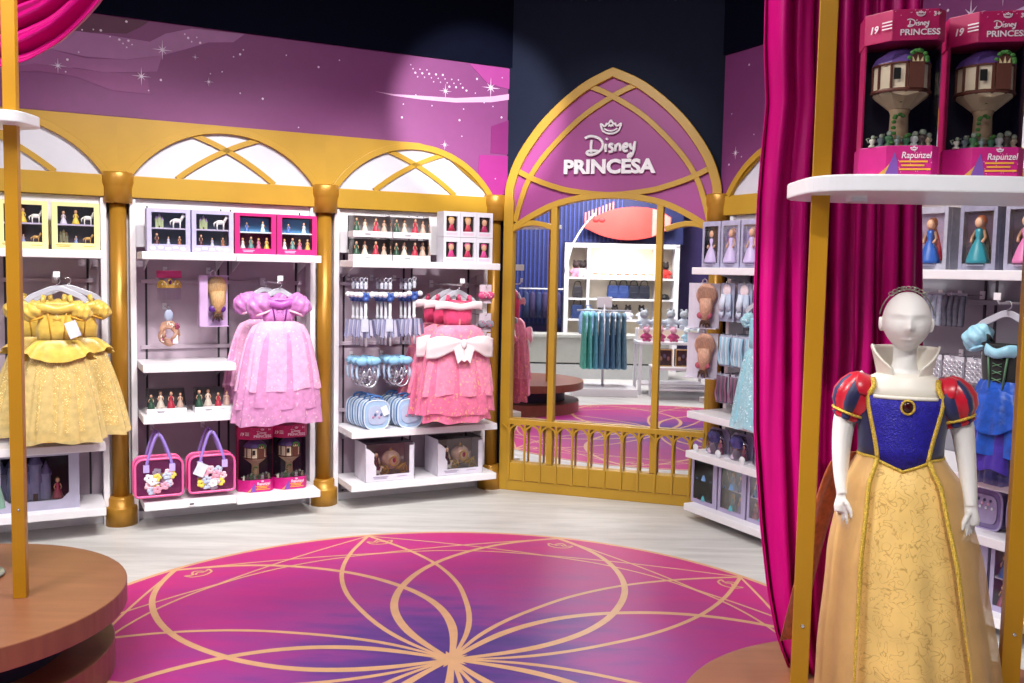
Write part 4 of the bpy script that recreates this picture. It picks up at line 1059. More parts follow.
def gown(label, group, fr, u, d, z, spec, rz=0.0, name='princess_gown'):
    """hanging dress; z = rod height; spec holds sizes and cloths"""
    t = thing(name, label, 'dress', fr, u, d, z, group, rz)
    s = spec; rnd = random.Random(s.get('seed', 1)); N = 64
    q = s.get('flat', 0.42)
    zt = -s['top']; zw = -s['waist']
    bw = s['bust']; ww = s['waist_w']
    def ring(z, rx, mod=0.0):
        return [(rx * cos(2 * pi * k / N) * (1 + mod * sin(9 * 2 * pi * k / N)), rx * q * sin(2 * pi * k / N) * (1 + mod * sin(7 * 2 * pi * k / N)), z) for k in range(N)]
    mb = MB()
    mb.loft([ring(zw, ww, .02), ring(zw + (zt - zw) * .35, ww * 1.06, .03), ring(zw + (zt - zw) * .65, bw, .02), ring(zt, bw * .95, .03), ring(zt + .012, bw * .90, .04)], True, True, False)
    bod = mb.build('bodice', s['bodice'], t, solid=.002)
    if s.get('lacing'):
        mb = MB()
        for k in range(5):
            zz = zw + (zt - zw) * (.22 + .17 * k); mb.tube([(-.022, -bw * q * 1.04, zz), (.022, -bw * q * 1.06, zz + .014)], .0022, 5); mb.tube([(.022, -bw * q * 1.05, zz), (-.022, -bw * q * 1.06, zz + .014)], .0022, 5)
        for sg in (-1, 1): mb.tube([(sg * .03, -bw * q * 1.02, zw + .01), (sg * .05, -bw * q * .98, zt)], .005, 6)
        mb.build('lacing', s['lacing'], bod)
    if s.get('inset'):
        mb = MB(); mb.sheet(lambda i, j: ((-.035 + .07 * i) * (1 - .5 * (1 - j)), -(bw * (.9 + .1 * j)) * q * 1.06 + .02 * (2 * i - 1) ** 2 * .3, zw + .005 + (zt - zw) * j), 8, 8); mb.build('front_inset', s['inset'], bod)
    # sleeves / off-shoulder band
    if s.get('sleeve'):
        sr = s['sleeve_r']
        for sg in (-1, 1):
            mb = MB(); o = len(mb.v)
            mb.sphere((0, 0, 0), sr * 1.0, sr * .75, sr * .80, 40, 18, fn=lambda a, b: 1 + .10 * sin(a) * sin(9 * b + 1.5 * a) + .06 * sin(4 * a + 3 * b) + .03 * sin(7 * a - 5 * b))
            mb.xf(Matrix.Translation((sg * (bw + sr * .45), 0, zt - sr * .05 + s.get('sleeve_dz', 0))) @ Matrix.Rotation(sg * .6, 4, 'Y'), o)
            sl = mb.build('puff_sleeve', s['sleeve'], t)
            mb = MB(); mb.tube([(sr * .62 * cos(2 * pi * k / 18), sr * .5 * sin(2 * pi * k / 18), -sr * .72) for k in range(18)], sr * .10, 6, closed=True)
            mb.xf(Matrix.Translation((sg * (bw + sr * .45), 0, zt - sr * .05 + s.get('sleeve_dz', 0))) @ Matrix.Rotation(sg * .35, 4, 'Y')); mb.build('cuff', s.get('cuff', s['sleeve']), sl)
    if s.get('strap'):
        for sg in (-1, 1):
            mb = MB(); mb.tube([(sg * bw * .82, -bw * q * .5, zt), (sg * bw * .72, -.01, zt + .045), (sg * bw * .74, .02, zt + .02)], .014, 8, sq=.5); mb.build('strap', s['strap'], t)
    if s.get('collar'):
        mb = MB()
        cw = s['collar_w']
        pts = spline([(-cw, -.010, zt - .012), (-cw * .6, -bw * q * 1.1, zt - .006), (0, -bw * q * 1.3, zt - .02), (cw * .6, -bw * q * 1.1, zt - .006), (cw, -.010, zt - .012)], 6)
        n = len(pts) - 1
        mb.sheet(lambda i, j: (lambda p: (p[0], p[1] - .012 * j * (1 - j) * 4, p[2] + .022 - .062 * j * (1 - .55 * (1 - abs(2 * i - 1)) * 0 ) + (.018 * (1 - abs(2 * i - 1)) * (j - .5))))(pts[min(int(i * n + .5), n)]), n, 6)
        mb.build('collar', s['collar'], t, solid=.003)
    if s.get('peplum'):
        mb = MB(); pw = s['peplum_w']; ph = s['peplum_h']
        def pf(i, j):
            a = 2 * pi * i
            sc_ = .55 + .45 * abs(cos(1.5 * (a - 1.5 * pi))) if True else 1
            r = ww + (pw - ww) * j ** .7
            f = .010 * j * sin(13 * a)
            return ((r + f) * cos(a), (r + f) * q * 1.1 * sin(a) - .004, zw + .012 - ph * j * sc_)
        mb.sheet(pf, 90, 10); mb.build('peplum', s['peplum'], t)
    for k, (z0, z1, r0, r1, cloth) in enumerate(s['tiers']):
        ph = rnd.random() * 6; nf = rnd.choice((7, 8, 9)); amp = s.get('fold', .014)
        qq = q * (1.0 + .12 * k * 0)
        dx = s.get('shift', 0) * (k + 1)
        def fn(i, j, z0=z0, z1=z1, r0=r0, r1=r1, ph=ph, nf=nf, qq=qq, dx=dx, k=k):
            a = 2 * pi * i
            r = r0 + (r1 - r0) * (j ** s.get('puff', .6))
            f = amp * (.25 + .75 * j) * (sin(nf * a + ph) + .55 * sin(nf * 1.9 * a + 2 * ph + 1.5 * j) + .3 * sin(nf * 3.1 * a + ph * 3))
            hem = .008 * sin(3 * a + ph) + .006 * sin(7 * a + 2 * ph)
            return ((r + f) * cos(a) + dx * j, (r + f) * qq * sin(a) + (.003 * k), -z0 - (z1 - z0) * j + hem * j)
        mb = MB(); mb.sheet(fn, 110, 16)
        tr = mb.build('skirt_tier', cloth, t)
        if s.get('hem'):
            mb = MB(); mb.tube([fn(i / 60, 1.0) for i in range(60)], .0035, 5, closed=True); mb.build('hem_binding', s['hem'], tr)
    if s.get('bow'):
        bx, bz, bsz = 0, s['bow_z'], s['bow_w']
        bow = None
        for sg in (-1, 1):
            mb = MB()
            def bf(i, j, sg=sg):
                wd = .034 + (.085) * i - .03 * max(0, i - .75) * 4
                return (sg * bsz * i, -s['bow_y'] - .030 * sin(pi * min(i * 1.05, 1)) * (1 - (2 * j - 1) ** 2 * .6) + .05 * i * i - .004 * sin(9 * j + 4 * i), bz + wd * (j - .5) * 1.5 - .035 * i * i + .004 * sin(7 * i + 5 * j))
            mb.sheet(bf, 16, 10)
            p = mb.build('bow_loop', s['bow'], t, solid=.004)
        mb = MB(); mb.sphere((0, -s['bow_y'] - .012, bz), .022, .018, .034, 12, 8); mb.build('bow_knot', s['bow'], t)
        mb = MB()
        for sg in (-1, 1): mb.add([(sg * .004, -s['bow_y'] - .012, bz), (sg * .075, -s['bow_y'] - .016, bz - .03), (sg * .045, -s['bow_y'] - .02, bz - .13), (sg * .020, -s['bow_y'] - .02, bz - .105), (sg * -.002, -s['bow_y'] - .02, bz - .12)], [(0, 1, 2, 3, 4)])
        mb.build('bow_tail', s['bow'], t, solid=.003)
    if s.get('tag'):
        x, z_ = s['tag']; mb = MB(); mb.box(-.030, .030, -.002, .001, -.045, .045)
        mb.xf(Matrix.Translation((x, -s.get('tag_y', .10), z_)) @ Matrix.Rotation(-.35, 4, 'Y')); mb.build('price_tag', cm('#d3d6ea', .4), t)
    return t
YS = mat('yellow_satin', '#dcb952', 0.32, var=0.14, scale=22, sheen=0.3, bump=0.35, bscale=26); YS2 = mat('deep_yellow_satin', '#cf9a2e', 0.35, var=0.12, bump=0.3, bscale=30)
YN = mat_sheer('yellow_glitter_net', '#e3c274', 0.80, 0.5, gold='#fff0b4', gscale=150, gth=.60); YN2 = mat_sheer('pale_yellow_net', '#e6cd88', 0.66, 0.6)
hang_arm('L', -0.345, 1.505, 'white hanging arm above the yellow gown')
yspec = dict(seed=3, top=.135, waist=.345, bust=.088, waist_w=.098, bodice=YS, lacing=YS2, inset=YN, sleeve=YS, sleeve_r=.062, sleeve_dz=-.035, strap=YS, cuff=YS2, collar=YS, collar_w=.13,
             peplum=YS, peplum_w=.19, peplum_h=.12, tiers=[(.34, .84, .10, .21, YN), (.36, .905, .10, .235, YN2), (.36, .89, .095, .20, YS2)], tag=(.075, -.27), tag_y=.085, flat=.34)
gown('yellow ball gown at the front, with folded peplum and white tag', 'yellow ball gowns', 'L', -0.345, .37, 1.501, yspec)
yspec2 = dict(yspec); yspec2.update(seed=8, flat=.28, tag=None, peplum_h=.10, tiers=[(.36, .84, .10, .25, YN), (.38, .90, .10, .27, YN2)])
gown('yellow ball gown hanging behind, showing at the right side', 'yellow ball gowns', 'L', -0.235, .19, 1.501, yspec2)
yspec3 = dict(yspec2); yspec3.update(seed=14, flat=.22)
gown('yellow ball gown hanging rearmost, its net showing left of the gold post', 'yellow ball gowns', 'L', -0.44, .07, 1.501, yspec3)
hanger('L', -0.345, .37, 1.505, 'grey plastic hanger carrying the front yellow gown', .30)
hanger('L', -0.285, .19, 1.505, 'grey plastic hanger carrying the rear yellow gown', .34)
LS = mat('lilac_satin', '#cf82ca', 0.34, var=0.16, scale=20, sheen=0.3, bump=0.35, bscale=28); LS2 = mat('orchid_satin', '#b25bb4', 0.35, var=0.12, bump=0.25)
LN = mat_sheer('pink_lilac_organza', '#efb0d8', 0.82, 0.5, gold='#f6d0d8', gscale=70, gth=.64); LN2 = mat_sheer('mauve_organza', '#dd98cc', 0.70, 0.55, gold='#e6b4c0', gscale=60, gth=.66)
hang_arm('L', 0.875, 1.500, 'white hanging arm above the lilac gown')
lspec = dict(seed=5, puff=.34, top=.105, waist=.240, bust=.086, waist_w=.092, bodice=LS, lacing=cm('#7d2f86', .4), sleeve=LS, sleeve_r=.078, sleeve_dz=-.022, cuff=cm('#e7b7cf'), inset=LS2,
             tiers=[(.232, .655, .092, .250, LN), (.27, .765, .12, .258, LN2), (.42, .865, .15, .268, LN2), (.25, .80, .08, .22, LS2)], flat=.34, collar=LS2, collar_w=.10)
gown('pink and lilac gown with puffed sleeves, in front', 'lilac gowns', 'L', 0.880, .36, 1.496, lspec)
lspec2 = dict(lspec); lspec2.update(seed=11, flat=.26, collar=None, lacing=None, inset=None)
gown('pink and lilac gown hanging behind, showing at the left side', 'lilac gowns', 'L', 0.845, .13, 1.496, lspec2)
hanger('L', 0.880, .36, 1.500, 'clear hanger carrying the front lilac gown', .24)
hanger('L', 0.845, .13, 1.500, 'clear hanger carrying the rear lilac gown', .24)
PS = mat('pink_satin', '#dc4474', 0.36, var=0.2, scale=26, sheen=0.3, bump=0.35, bscale=30); PW = mat('white_pink_satin', '#ecd9de', 0.4, var=0.04, bump=0.2, bscale=20)
PN = mat_sheer('rose_organza', '#f38bae', 0.88, 0.5, gold='#efb08c', gscale=60, gth=.63); PN2 = mat_sheer('deep_rose_organza', '#ea749e', 0.80, 0.55, gold='#e8a07c', gscale=55, gth=.62)
hang_arm('L', 2.06, 1.500, 'white hanging arm above the pink gowns', .46)
pspec = dict(seed=21, puff=.36, top=.115, waist=.275, bust=.105, waist_w=.095, bodice=PS, strap=PS, collar=PW, collar_w=.172, inset=cm('#e88a90', .4), bow=PW, bow_z=-.385, bow_w=.245, bow_y=.095,
             tiers=[(.265, .735, .11, .265, PN), (.34, .86, .12, .275, PN2), (.40, .915, .12, .24, PN2), (.28, .85, .09, .22, PS)], flat=.32)
pd = gown('pink gown with white collar and big white bow, foremost on the arm', 'pink gowns with white bows', 'L', 2.065, .40, 1.496, pspec)
pspec2 = dict(pspec); pspec2.update(seed=22, flat=.22, collar_w=.18, tiers=[(.265, .74, .10, .27, PN), (.34, .87, .10, .285, PN2)])
gown('pink gown with white bow, second behind the foremost', 'pink gowns with white bows', 'L', 2.055, .25, 1.496, pspec2)
pspec3 = dict(pspec2); pspec3.update(seed=23, bow=None)
gown('pink gown without a visible bow, rearmost against the rack', 'pink gowns with white bows', 'L', 2.045, .10, 1.496, pspec3)
for dd, nm in ((.40, 'foremost'), (.25, 'second'), (.10, 'rearmost')):
    hanger('L', 2.06, dd, 1.500, 'grey hanger carrying the %s pink gown' % nm, .26)

# ------------------------------------------------------------------ bay 2: hanging accessories
hook_n = [0]
def peg(fr, u, z, label, reach=0.20, group='single metal pegs'):
    t = thing('display_peg', label, 'hook', fr, u, 0, z, group)
    mb = MB(); mb.tube([(0, .085, 0), (0, -reach, -.002), (0, -reach - .008, .012)], .0030, 6); mb.build('wire', CHROME, t)
    mb = MB(); mb.box(-.012, .012, .078, .086, -.02, .02); mb.build('clip', STEEL, t)
    return t
def tiara_pack():
    peg('L', 0.275, 1.562, 'metal peg holding the gold tiara pack', .13)
    t = thing('tiara_pack', 'gold toy tiara on a pink and gold header card', 'tiara', 'L', 0.275, .11, 1.56)
    mb = MB(); mb.sheet(lambda i, j: (-.072 + .144 * i, -.035 * sin(pi * i), -.045 + .045 * j), 12, 2); mb.build('header_card', mat('pink_card', '#cf3f86', .45), t, solid=.002)
    G = mat('toy_gold', '#d8b25a', .28, .55, var=.25, scale=90)
    def cr(i, j):
        top = .05 * (.35 + .65 * abs(cos(3 * pi * (i - .5))) ** 1.0 * (1 - .9 * abs(i - .5)))
        return (-.070 + .14 * i, -.045 * sin(pi * i), -.105 + j * (top + .01))
    mb = MB(); mb.sheet(cr, 40, 4); cro = mb.build('tiara', G, t, solid=.003)
    mb = MB(); mb.sphere((0, -.047, -.070), .009, .005, .014, 10, 7)
    mb.build('jewel', cm('#5a2a6a', .15), cro)
    mb = MB()
    for k in (-2, -1, 1, 2): mb.sphere((k * .022, -.045 + abs(k) * .004, -.082), .005, .004, .007, 8, 6)
    mb.build('small_jewel', cm('#e6d2b0', .15), cro)
    mb = MB(); mb.sheet(lambda i, j: (-.068 + .136 * i, -.04 * sin(pi * i), -.105 - .07 * j), 10, 2); mb.build('clear_backing', CLEARP, t)
tiara_pack()
def corsage():
    peg('L', 0.270, 1.335, 'metal peg holding the flower garland pack', .13)
    t = thing('flower_garland_pack', 'bagged braid and flower garland hanging under the tiara', 'hair accessory', 'L', 0.270, .11, 1.333)
    mb = MB(); mb.sphere((0, -.004, -.045), .026, .010, .038, 14, 9); mb.build('round_badge', cm('#a9b4d0', .4), t)
    rn = random.Random(4)
    mb = MB()
    for k in range(5):
        pts = []
        for q in range(17):
            a = -2 * pi * q / 16 - .2 + k
            pts.append((.055 * cos(a) * (1 - .1 * k) + .006 * sin(q * 1.7 + k), -.012 - .004 * k + .008 * cos(q * 1.3 + 2 * k), -.155 + .072 * sin(a) * (1 - .12 * k)))
        mb.tube(pts, .008, 7)
    mb.build('braid', cm('#b58a74', .5), t)
    mb = MB()
    for k in range(14):
        c = (rn.uniform(-.055, .055), -.022 - rn.random() * .01, rn.uniform(-.225, -.085))
        for q in range(5): mb.sphere((c[0] + .008 * cos(q * 1.257), c[1], c[2] + .008 * sin(q * 1.257)), .006, .004, .006, 7, 5, k % 3)
    mb.build('flower', [cm('#b8608a'), cm('#e8d8d0'), cm('#8a3050')], t)
    mb = MB(); mb.box(.02, .05, -.032, -.03, -.215, -.165); mb.build('price_tag', cm('#dcdce8'), t)
corsage()
def wig_box(fr, u, d, z, label, card, ribbon, ww=.175, hh=.315, rz=0.0, group=None, hair='#c9a070', openf=False):
    t = thing('wig_box', label, 'wig pack', fr, u, d, z, group, rz)
    X = ww / 2
    mb = MB(); mb.box(-X, X, 0, .006, -hh, 0); mb.box(-X, X, -.05, 0, -hh, -hh + .005)
    if not openf: mb.box(-X, -X + .006, -.05, 0, -hh, 0); mb.box(-X, X, -.05, 0, -.006, 0); mb.box(-X + .006, -X * .45, -.052, -.048, -hh, 0)
    mb.build('carton', card, t)
    mb = MB(); mb.tube([(-.014, .003, 0), (-.014, .003, .018), (0, .003, .030), (.014, .003, .018), (.014, .003, 0)], .004, 6); mb.build('hang_loop', WHITE, t)
    mb = MB()
    o = len(mb.v); mb.sphere((X * .22, -.020, -.075), X * .68, .026, .075, 20, 12, fn=lambda a, b: 1 + .03 * sin(16 * b))
    mb.tube([(X * .25, -.022, -.10), (X * .28, -.030, -.17), (X * .22, -.030, -.235)], [.048, .045, .026], 12)
    mb.build('wig', mat('wig_' + hair[1:], hair, .5, var=.3, scale=40, stretch=(8, 8, 1), bump=.3), t)
    mb = MB()
    for sg in (-1, 1): mb.sphere((X * .2 + sg * .026, -.045, -.205), .026, .012, .022, 12, 8, fn=lambda a, b: 1 + .12 * sin(5 * b))
    mb.sphere((X * .2, -.05, -.205), .010, .010, .012, 8, 6); mb.build('ribbon_bow', ribbon, t)
    mb = MB()
    for k in range(4): mb.tube([(X * .2, -.04, -.225), (X * (.0 + .16 * k), -.044, -.25), (X * (-.1 + .22 * k), -.04, -.285 + .01 * (k % 2))], [.008, .010, .004], 6)
    mb.build('hair_tail', cm('#5a3a2a'), t)
    mb = MB(); mb.box(-X * .4, X - .001, -.0515, -.0505, -hh + .006, -.007); mb.build('window_pane', CLEAR, t)
    return t
peg('L', 0.535, 1.562, 'metal peg holding the blonde wig box', .13)
wig_box('L', 0.530, .12, 1.535, 'lilac wig box with blonde hair and purple bow', mat('wig_card_lilac', '#c9a9d6', .45, var=.08), cm('#5b2a86', .35))
def clear_pack(label, group, u, z, w=.225, h=.155, d=.24, seed=0, dep=.10, figs=4, base_h=.035):
    t = thing('figurine_pack', label, 'toy pack', 'L', u, d, z, group)
    rn = random.Random(seed)
    mb = MB(); mb.prismz([(-w / 2, 0), (w / 2, 0), (w / 2, dep), (-w / 2, dep)], 0, base_h); mb.build('tray', WHITE, t, bevel=.002)
    mb = MB(); mb.box(-w / 2 + .004, w / 2 - .004, dep - .006, dep - .004, base_h, h - .008); mb.build('back_card', cm('#8d898c' if z > 1.75 else '#4a474b', .5), t)
    cols = [('#2f5a44', '#191314'), ('#e3d6c8', '#3a2218'), ('#c22f4a', '#191314'), ('#d8b8a8', '#5a3018'), ('#23324f', '#c9a24a')]
    for k in range(figs):
        g, hr = cols[k % 5]; figurine(t, -w / 2 + w * (k + .5) / figs, dep * (.35 + .25 * (k % 2)), base_h, (h - base_h) * rn.uniform(.72, .9), g, hr)
    mb = MB()
    p = [(-w / 2, 0.0, base_h), (w / 2, 0, base_h), (w / 2, dep, base_h), (-w / 2, dep, base_h), (-w / 2 + .012, .012, h), (w / 2 - .012, .012, h), (w / 2 - .012, dep, h), (-w / 2 + .012, dep, h)]
    mb.add(p, [(4, 5, 6, 7), (0, 1, 5, 4), (1, 2, 6, 5), (2, 3, 7, 6), (3, 0, 4, 7)]); mb.build('clear_cover', CLEAR, t)
    blurb(t, -.03, base_h * .55, .05, 2, cm('#8a8494'), h=.003); blurb(t, .05, base_h * .5, .03, 1, cm('#9a94a4'), h=.003)
    return t
clear_pack('clear figurine pack on the short shelf, left one above the totes', 'clear figurine packs on the short shelf', 0.240, .700, seed=1)
clear_pack('clear figurine pack on the short shelf, right one beside the lilac gown', 'clear figurine packs on the short shelf', 0.515, .700, seed=2)
hang = [('upper left', 1.520, 1.800), ('upper right', 1.796, 1.800), ('lower left', 1.520, 1.648), ('lower right', 1.796, 1.648)]
for k, (nm, u, z) in enumerate(hang):
    clear_pack('clear figurine pack, %s of the four stacked on the top shelf' % nm, 'clear figurine packs stacked on the top shelf', u, z, .265, .1515, .24, 10 + k, .11, 4, .04)
# ------------------------------------------------------------------ tote bags
def tote(u, label, tagged):
    t = thing('tote_bag', label, 'bag', 'L', u, .27, .215, 'clear pink tote bags on the bottom shelf')
    w, h, dp = .268, .225, .11
    rr = lambda r, x, z: [(x + 0, z)]
    out = []
    for cx_, cz_, a0 in ((w / 2 - .035, .02, -pi / 2), (w / 2 - .045, h - .045, 0), (-w / 2 + .045, h - .045, pi / 2), (-w / 2 + .035, .02, pi)):
        rad = .045 if cz_ > .1 else .02
        for k in range(6): out.append((cx_ + rad * cos(a0 + k * pi / 10) + (.015 if cz_ < .1 and cx_ > 0 else (-.015 if cz_ < .1 else 0)), cz_ + rad * sin(a0 + k * pi / 10)))
    PINKV = mat('pink_vinyl_edge', '#ea5f9c', .3, var=.06); MAG = mat('magenta_lining', '#b2527f', .5, var=.2)
    mb = MB(); mb.prism([(x * .97, z * .97 + .003) for x, z in out], .012, dp); mb.build('bag_body', MAG, t, bevel=.006)
    mb = MB(); mb.tube([(x, 0, z) for x, z in out], .0075, 8, closed=True); mb.tube([(x, dp, z) for x, z in out], .0075, 8, closed=True); mb.build('piping', PINKV, t)
    mb = MB(); mb.prism([(x * .96, z * .96 + .004) for x, z in out], -.001, .001); mb.build('clear_front', CLEARP, t)
    LILS = mat('lilac_strap', '#8f74c4', .45, var=.1)
    hd = spline([(-.075, -.006, h * .72), (-.066, -.006, h * .95), (-.03, .01, h + .10), (0, .02, h + .145), (.03, .01, h + .10), (.066, -.006, h * .95), (.075, -.006, h * .72)], 6)
    for y in (0, dp + .01):
        mb = MB(); mb.tube([(x, yy + y, z) for x, yy, z in hd], .010, 6, sq=.35); st = mb.build('handle', LILS, t)
        mb = MB()
        for s in (-1, 1): mb.box(s * .073 - .017, s * .073 + .017, y - .012, y - .002, h * .66, h * .86)
        mb.build('strap_patch', cm('#b9a2dc', .4), st)
    rn = random.Random(int(u * 100)); cols = ['#e9cf5a', '#e7b9c8', '#ece9f0', '#b9c2dc', '#e59ab4']
    mb = MB()
    for k in range(20):
        x, z = rn.uniform(-.075, .085), rn.uniform(.025, .145)
        for q in range(5): mb.sphere((x + .015 * cos(q * 1.257 + k), .001 - .0005 * k, z + .015 * sin(q * 1.257 + k)), .013, .0006, .013, 8, 5, k % 5)
    mb.build('flower_print', [cm(c) for c in cols], t)
    if tagged:
        mb = MB(); mb.box(-.032, .032, -.002, 0, -.04, .04); mb.xf(Matrix.Translation((-.07, -.018, .145)) @ Matrix.Rotation(.45, 4, 'Y')); mb.build('price_tag', cm('#cfd6e2'), t)
    mb = MB(); mb.tube([(0, .085 + .07, .335), (0, -.01, .338), (0, -.02, .352)], .004, 6)
    return t
tote(0.190, 'pink trimmed clear tote bag with lilac handles, nearer the gold column', False)
tote(0.495, 'pink trimmed clear tote bag with a white tag, beside the tower boxes', True)
for u, nm in ((0.190, 'left'), (0.495, 'right')): peg('L', u, .590 - .036 + .022, 'metal peg holding the %s pink tote bag' % nm, .27)
mb = MB(); mb.box(-.022, .022, -.004, 0, -.012, .014); pt = thing('price_strip', 'small white price ticket on the shelf under the totes', 'price tag', 'L', .37, .303, .158)
mb.build('ticket', WHITE, pt); mb = MB(); mb.box(-.012, .012, -.0055, -.004, -.004, .004); mb.build('print', BLACK, pt)

# ------------------------------------------------------------------ tower playset boxes
def tower_box(name, label, fr, u, d, z, S=1.0, rz=0.0, wf=1.0, group=None):
    t = thing(name, label, 'toy box', fr, u, d, z, group, rz)
    R_ = lambda *a: [x * S for x in a]
    w, h, dp, ch = .205 * S * wf, .405 * S, .125 * S, .062 * S * wf
    CARD = mat('tower_card_pink', '#b8175e', .42, var=.10, scale=30); CARD2 = mat('tower_card_magenta', '#c51a7e', .42, var=.08, scale=30)
    DARK = mat('tower_card_night', '#1c1a36', .5, var=.25, scale=12)
    foot = lambda e: [(-w / 2 - e, dp), (-w / 2 - e, ch * .95), (-w / 2 + ch - e * .4, -e), (w / 2 - ch * .35 + e * .4, -e), (w / 2 + e, ch * .45), (w / 2 + e, dp)]
    mb = MB(); mb.prismz(foot(0.004 * S), h * .815, h); mb.build('lid', CARD, t, bevel=.002 * S)
    mb = MB(); mb.prismz(foot(0.004 * S), 0, h * .185); 
    mb.build('base_tray', CARD2, t, bevel=.002 * S)
    mb = MB(); mb.box(-w / 2, w / 2, dp - .004 * S, dp, h * .18, h * .82, 0)
    mb.box(-w / 2, -w / 2 + .004 * S, ch * .95, dp, h * .18, h * .82, 1); mb.box(w / 2 - .004 * S, w / 2, ch * .6, dp, h * .18, h * .82, 0)
    mb.build('back_shell', [DARK, CARD], t)
    # tower
    CREAM = cm('#e6d8be', .6); BROWN = cm('#5e2f22', .6); ROOF = cm('#5a3f86', .5); STONE = mat('toy_stone', '#a98f70', .7, var=.2); LEAF = cm('#3f7a34', .7)
    c = (0.002 * S, .060 * S, 0)
    tw = MB()
    tw.lathe(R_and(S, [(.030, .07), (.024, .10), (.022, .16), (.028, .175)]), 14, c, m=0)
    tower = tw.build('toy_tower', STONE, t)
    mb = MB(); mb.lathe(R_and(S, [(.028, .172), (.062, .200), (.067, .205)]), 12, c, m=0, smooth=False); mb.build('tower_flare', mat('toy_ivory', '#cdb99a', .6, var=.1), tower)
    mb = MB(); mb.lathe(R_and(S, [(.066, .205), (.070, .216), (.066, .22), (.066, .275), (.070, .279)]), 12, c, m=0, smooth=False); mb.build('tower_room', CREAM, tower)
    mb = MB(); mb.lathe(R_and(S, [(.072, .279), (.060, .298), (.030, .318), (.001, .326)]), 12, c, m=0, smooth=False); mb.build('tower_roof', ROOF, tower)
    mb = MB()
    for k in range(12):
        a = 2 * pi * (k + .5) / 12 if False else 2 * pi * k / 12
        x, y = c[0] + .0675 * S * cos(a), c[1] + .0675 * S * sin(a)
        mb.box(x - .0028 * S, x + .0028 * S, y - .003 * S, y + .003 * S, .206 * S, .278 * S)
    mb.tube([(c[0] + .0685 * S * cos(2 * pi * k / 24), c[1] + .0685 * S * sin(2 * pi * k / 24), .212 * S) for k in range(24)], .005 * S, 5, closed=True)
    mb.tube([(c[0] + .0685 * S * cos(2 * pi * k / 24), c[1] + .0685 * S * sin(2 * pi * k / 24), .277 * S) for k in range(24)], .003 * S, 5, closed=True)
    mb.build('timber_frame', BROWN, tower)
    mb = MB(); yy = c[1] - .0685 * S
    mb.box(-.028 * S, -.012 * S, yy - .002 * S, yy, .236 * S, .264 * S); mb.build('tower_window', BLACK, tower)
    mb = MB(); mb.prism([(x * S + .024 * S, z * S) for x, z in [(-.017, .214), (.017, .214), (.017, .275), (.012, .292), (0, .30), (-.012, .292), (-.017, .275)]], yy - .008 * S, yy + .004 * S); mb.build('arched_door', BROWN, tower)
    mb = MB()
    for k in range(3): mb.prism([(.024 * S + .004 * S * (k - 1) * 2.2 - .0035 * S, .276 * S), (.024 * S + .004 * S * (k - 1) * 2.2 + .0035 * S, .276 * S), (.024 * S + .006 * S * (k - 1) * 2.0, .292 * S - .004 * S * abs(k - 1))], yy - .010 * S, yy - .007 * S)
    mb.build('door_light', cm('#e8d8a8', .5), tower)
    rn = random.Random(9); mb = MB()
    for k in range(26):
        a = rn.uniform(0, pi); x = .024 * S + .021 * S * cos(a); zz = .276 * S + .026 * S * sin(a)
        if k > 13: x = c[0] + rn.uniform(-.022, .020) * S; zz = rn.uniform(.075, .2) * S
        mb.sphere((x, yy - (.012 if k <= 13 else -.030) * S + rn.uniform(-.003, .003), zz), .006 * S, .004 * S, .005 * S, 6, 5)
    mb.build('vine', LEAF, tower)
    # foreground pieces
    pieces = [('#c9c4b8', -.075, .030), ('#6f7f86', -.052, .034), ('#3f6f4a', -.030, .042), ('#8fa2a0', -.008, .030), ('#3f7a5a', .018, .034), ('#c0c8c8', .040, .040), ('#4a3f3a', .060, .045), ('#b8a890', .078, .036)]
    for col, x, hh in pieces: trinket(t, x * S * wf, .030 * S, .184 * h, hh * 0.95 * S, col)
    mb = MB(); mb.add([(p[0], p[1], z_) for p in [(-w / 2, ch * .95), (-w / 2 + ch, 0.001), (w / 2 - ch * .35, 0.001), (w / 2, ch * .45)] for z_ in (h * .186, h * .814)], [(0, 2, 3, 1), (2, 4, 5, 3), (4, 6, 7, 5)]); mb.build('clear_front', CLEAR, t)
    # print: girl-in-gown panel figure kept generic, lettering as on the pack
    mb = MB(); mb.prism([(-w * .21, h * .01), (-w * .03, h * .01), (-w * .06, h * .10), (-w * .09, h * .145), (-w * .13, h * .10)], -.0062 * S, -.0045 * S, 0)
    mb.prism([(-w * .30, h * .012), (-w * .17, h * .012), (-w * .13, h * .085), (-w * .20, h * .05)], -.0060 * S, -.0045 * S, 1)
    mb.build('gown_print', [cm('#7a4aa8', .5), cm('#d9a24a', .5)], t)
    W_ = cm('#f3e6f0', .45)
    fx = w * .16
    mb = MB(); text_mesh('PRINCESS', .0235 * S * wf, .0004, mb, fx, -.0062 * S, h * .845, 0, .0004, sx=1.08); disney_strokes(mb, fx - .030 * S * wf, h * .893, .021 * S * wf, -.0062 * S, .0013 * S); crown_strokes(mb, fx, h * .955, .013 * S, -.0062 * S, .001 * S)
    text_mesh('3+', .015 * S, .0004, mb, w * .37, -.0062 * S, h * .955, 0, .0003); mb.build('lid_lettering', W_, t)
    mb = MB(); text_mesh('19', .028 * S * wf, .0004, mb, 0, 0, 0, 0, .0006, shear=.2)
    for k in range(3): mb.box(.024 * S, .052 * S, -.0006, .0004, .003 * S + .008 * S * k, .006 * S + .008 * S * k)
    a = math.atan2(-(ch * .95 + .004 * S), ch)
    mb.xf(Matrix.Translation((-w / 2 + ch * .34 - .0046 * S, ch * .56 - .0046 * S, h * .875)) @ Matrix.Rotation(a, 4, 'Z')); mb.build('count_lettering', W_, t)
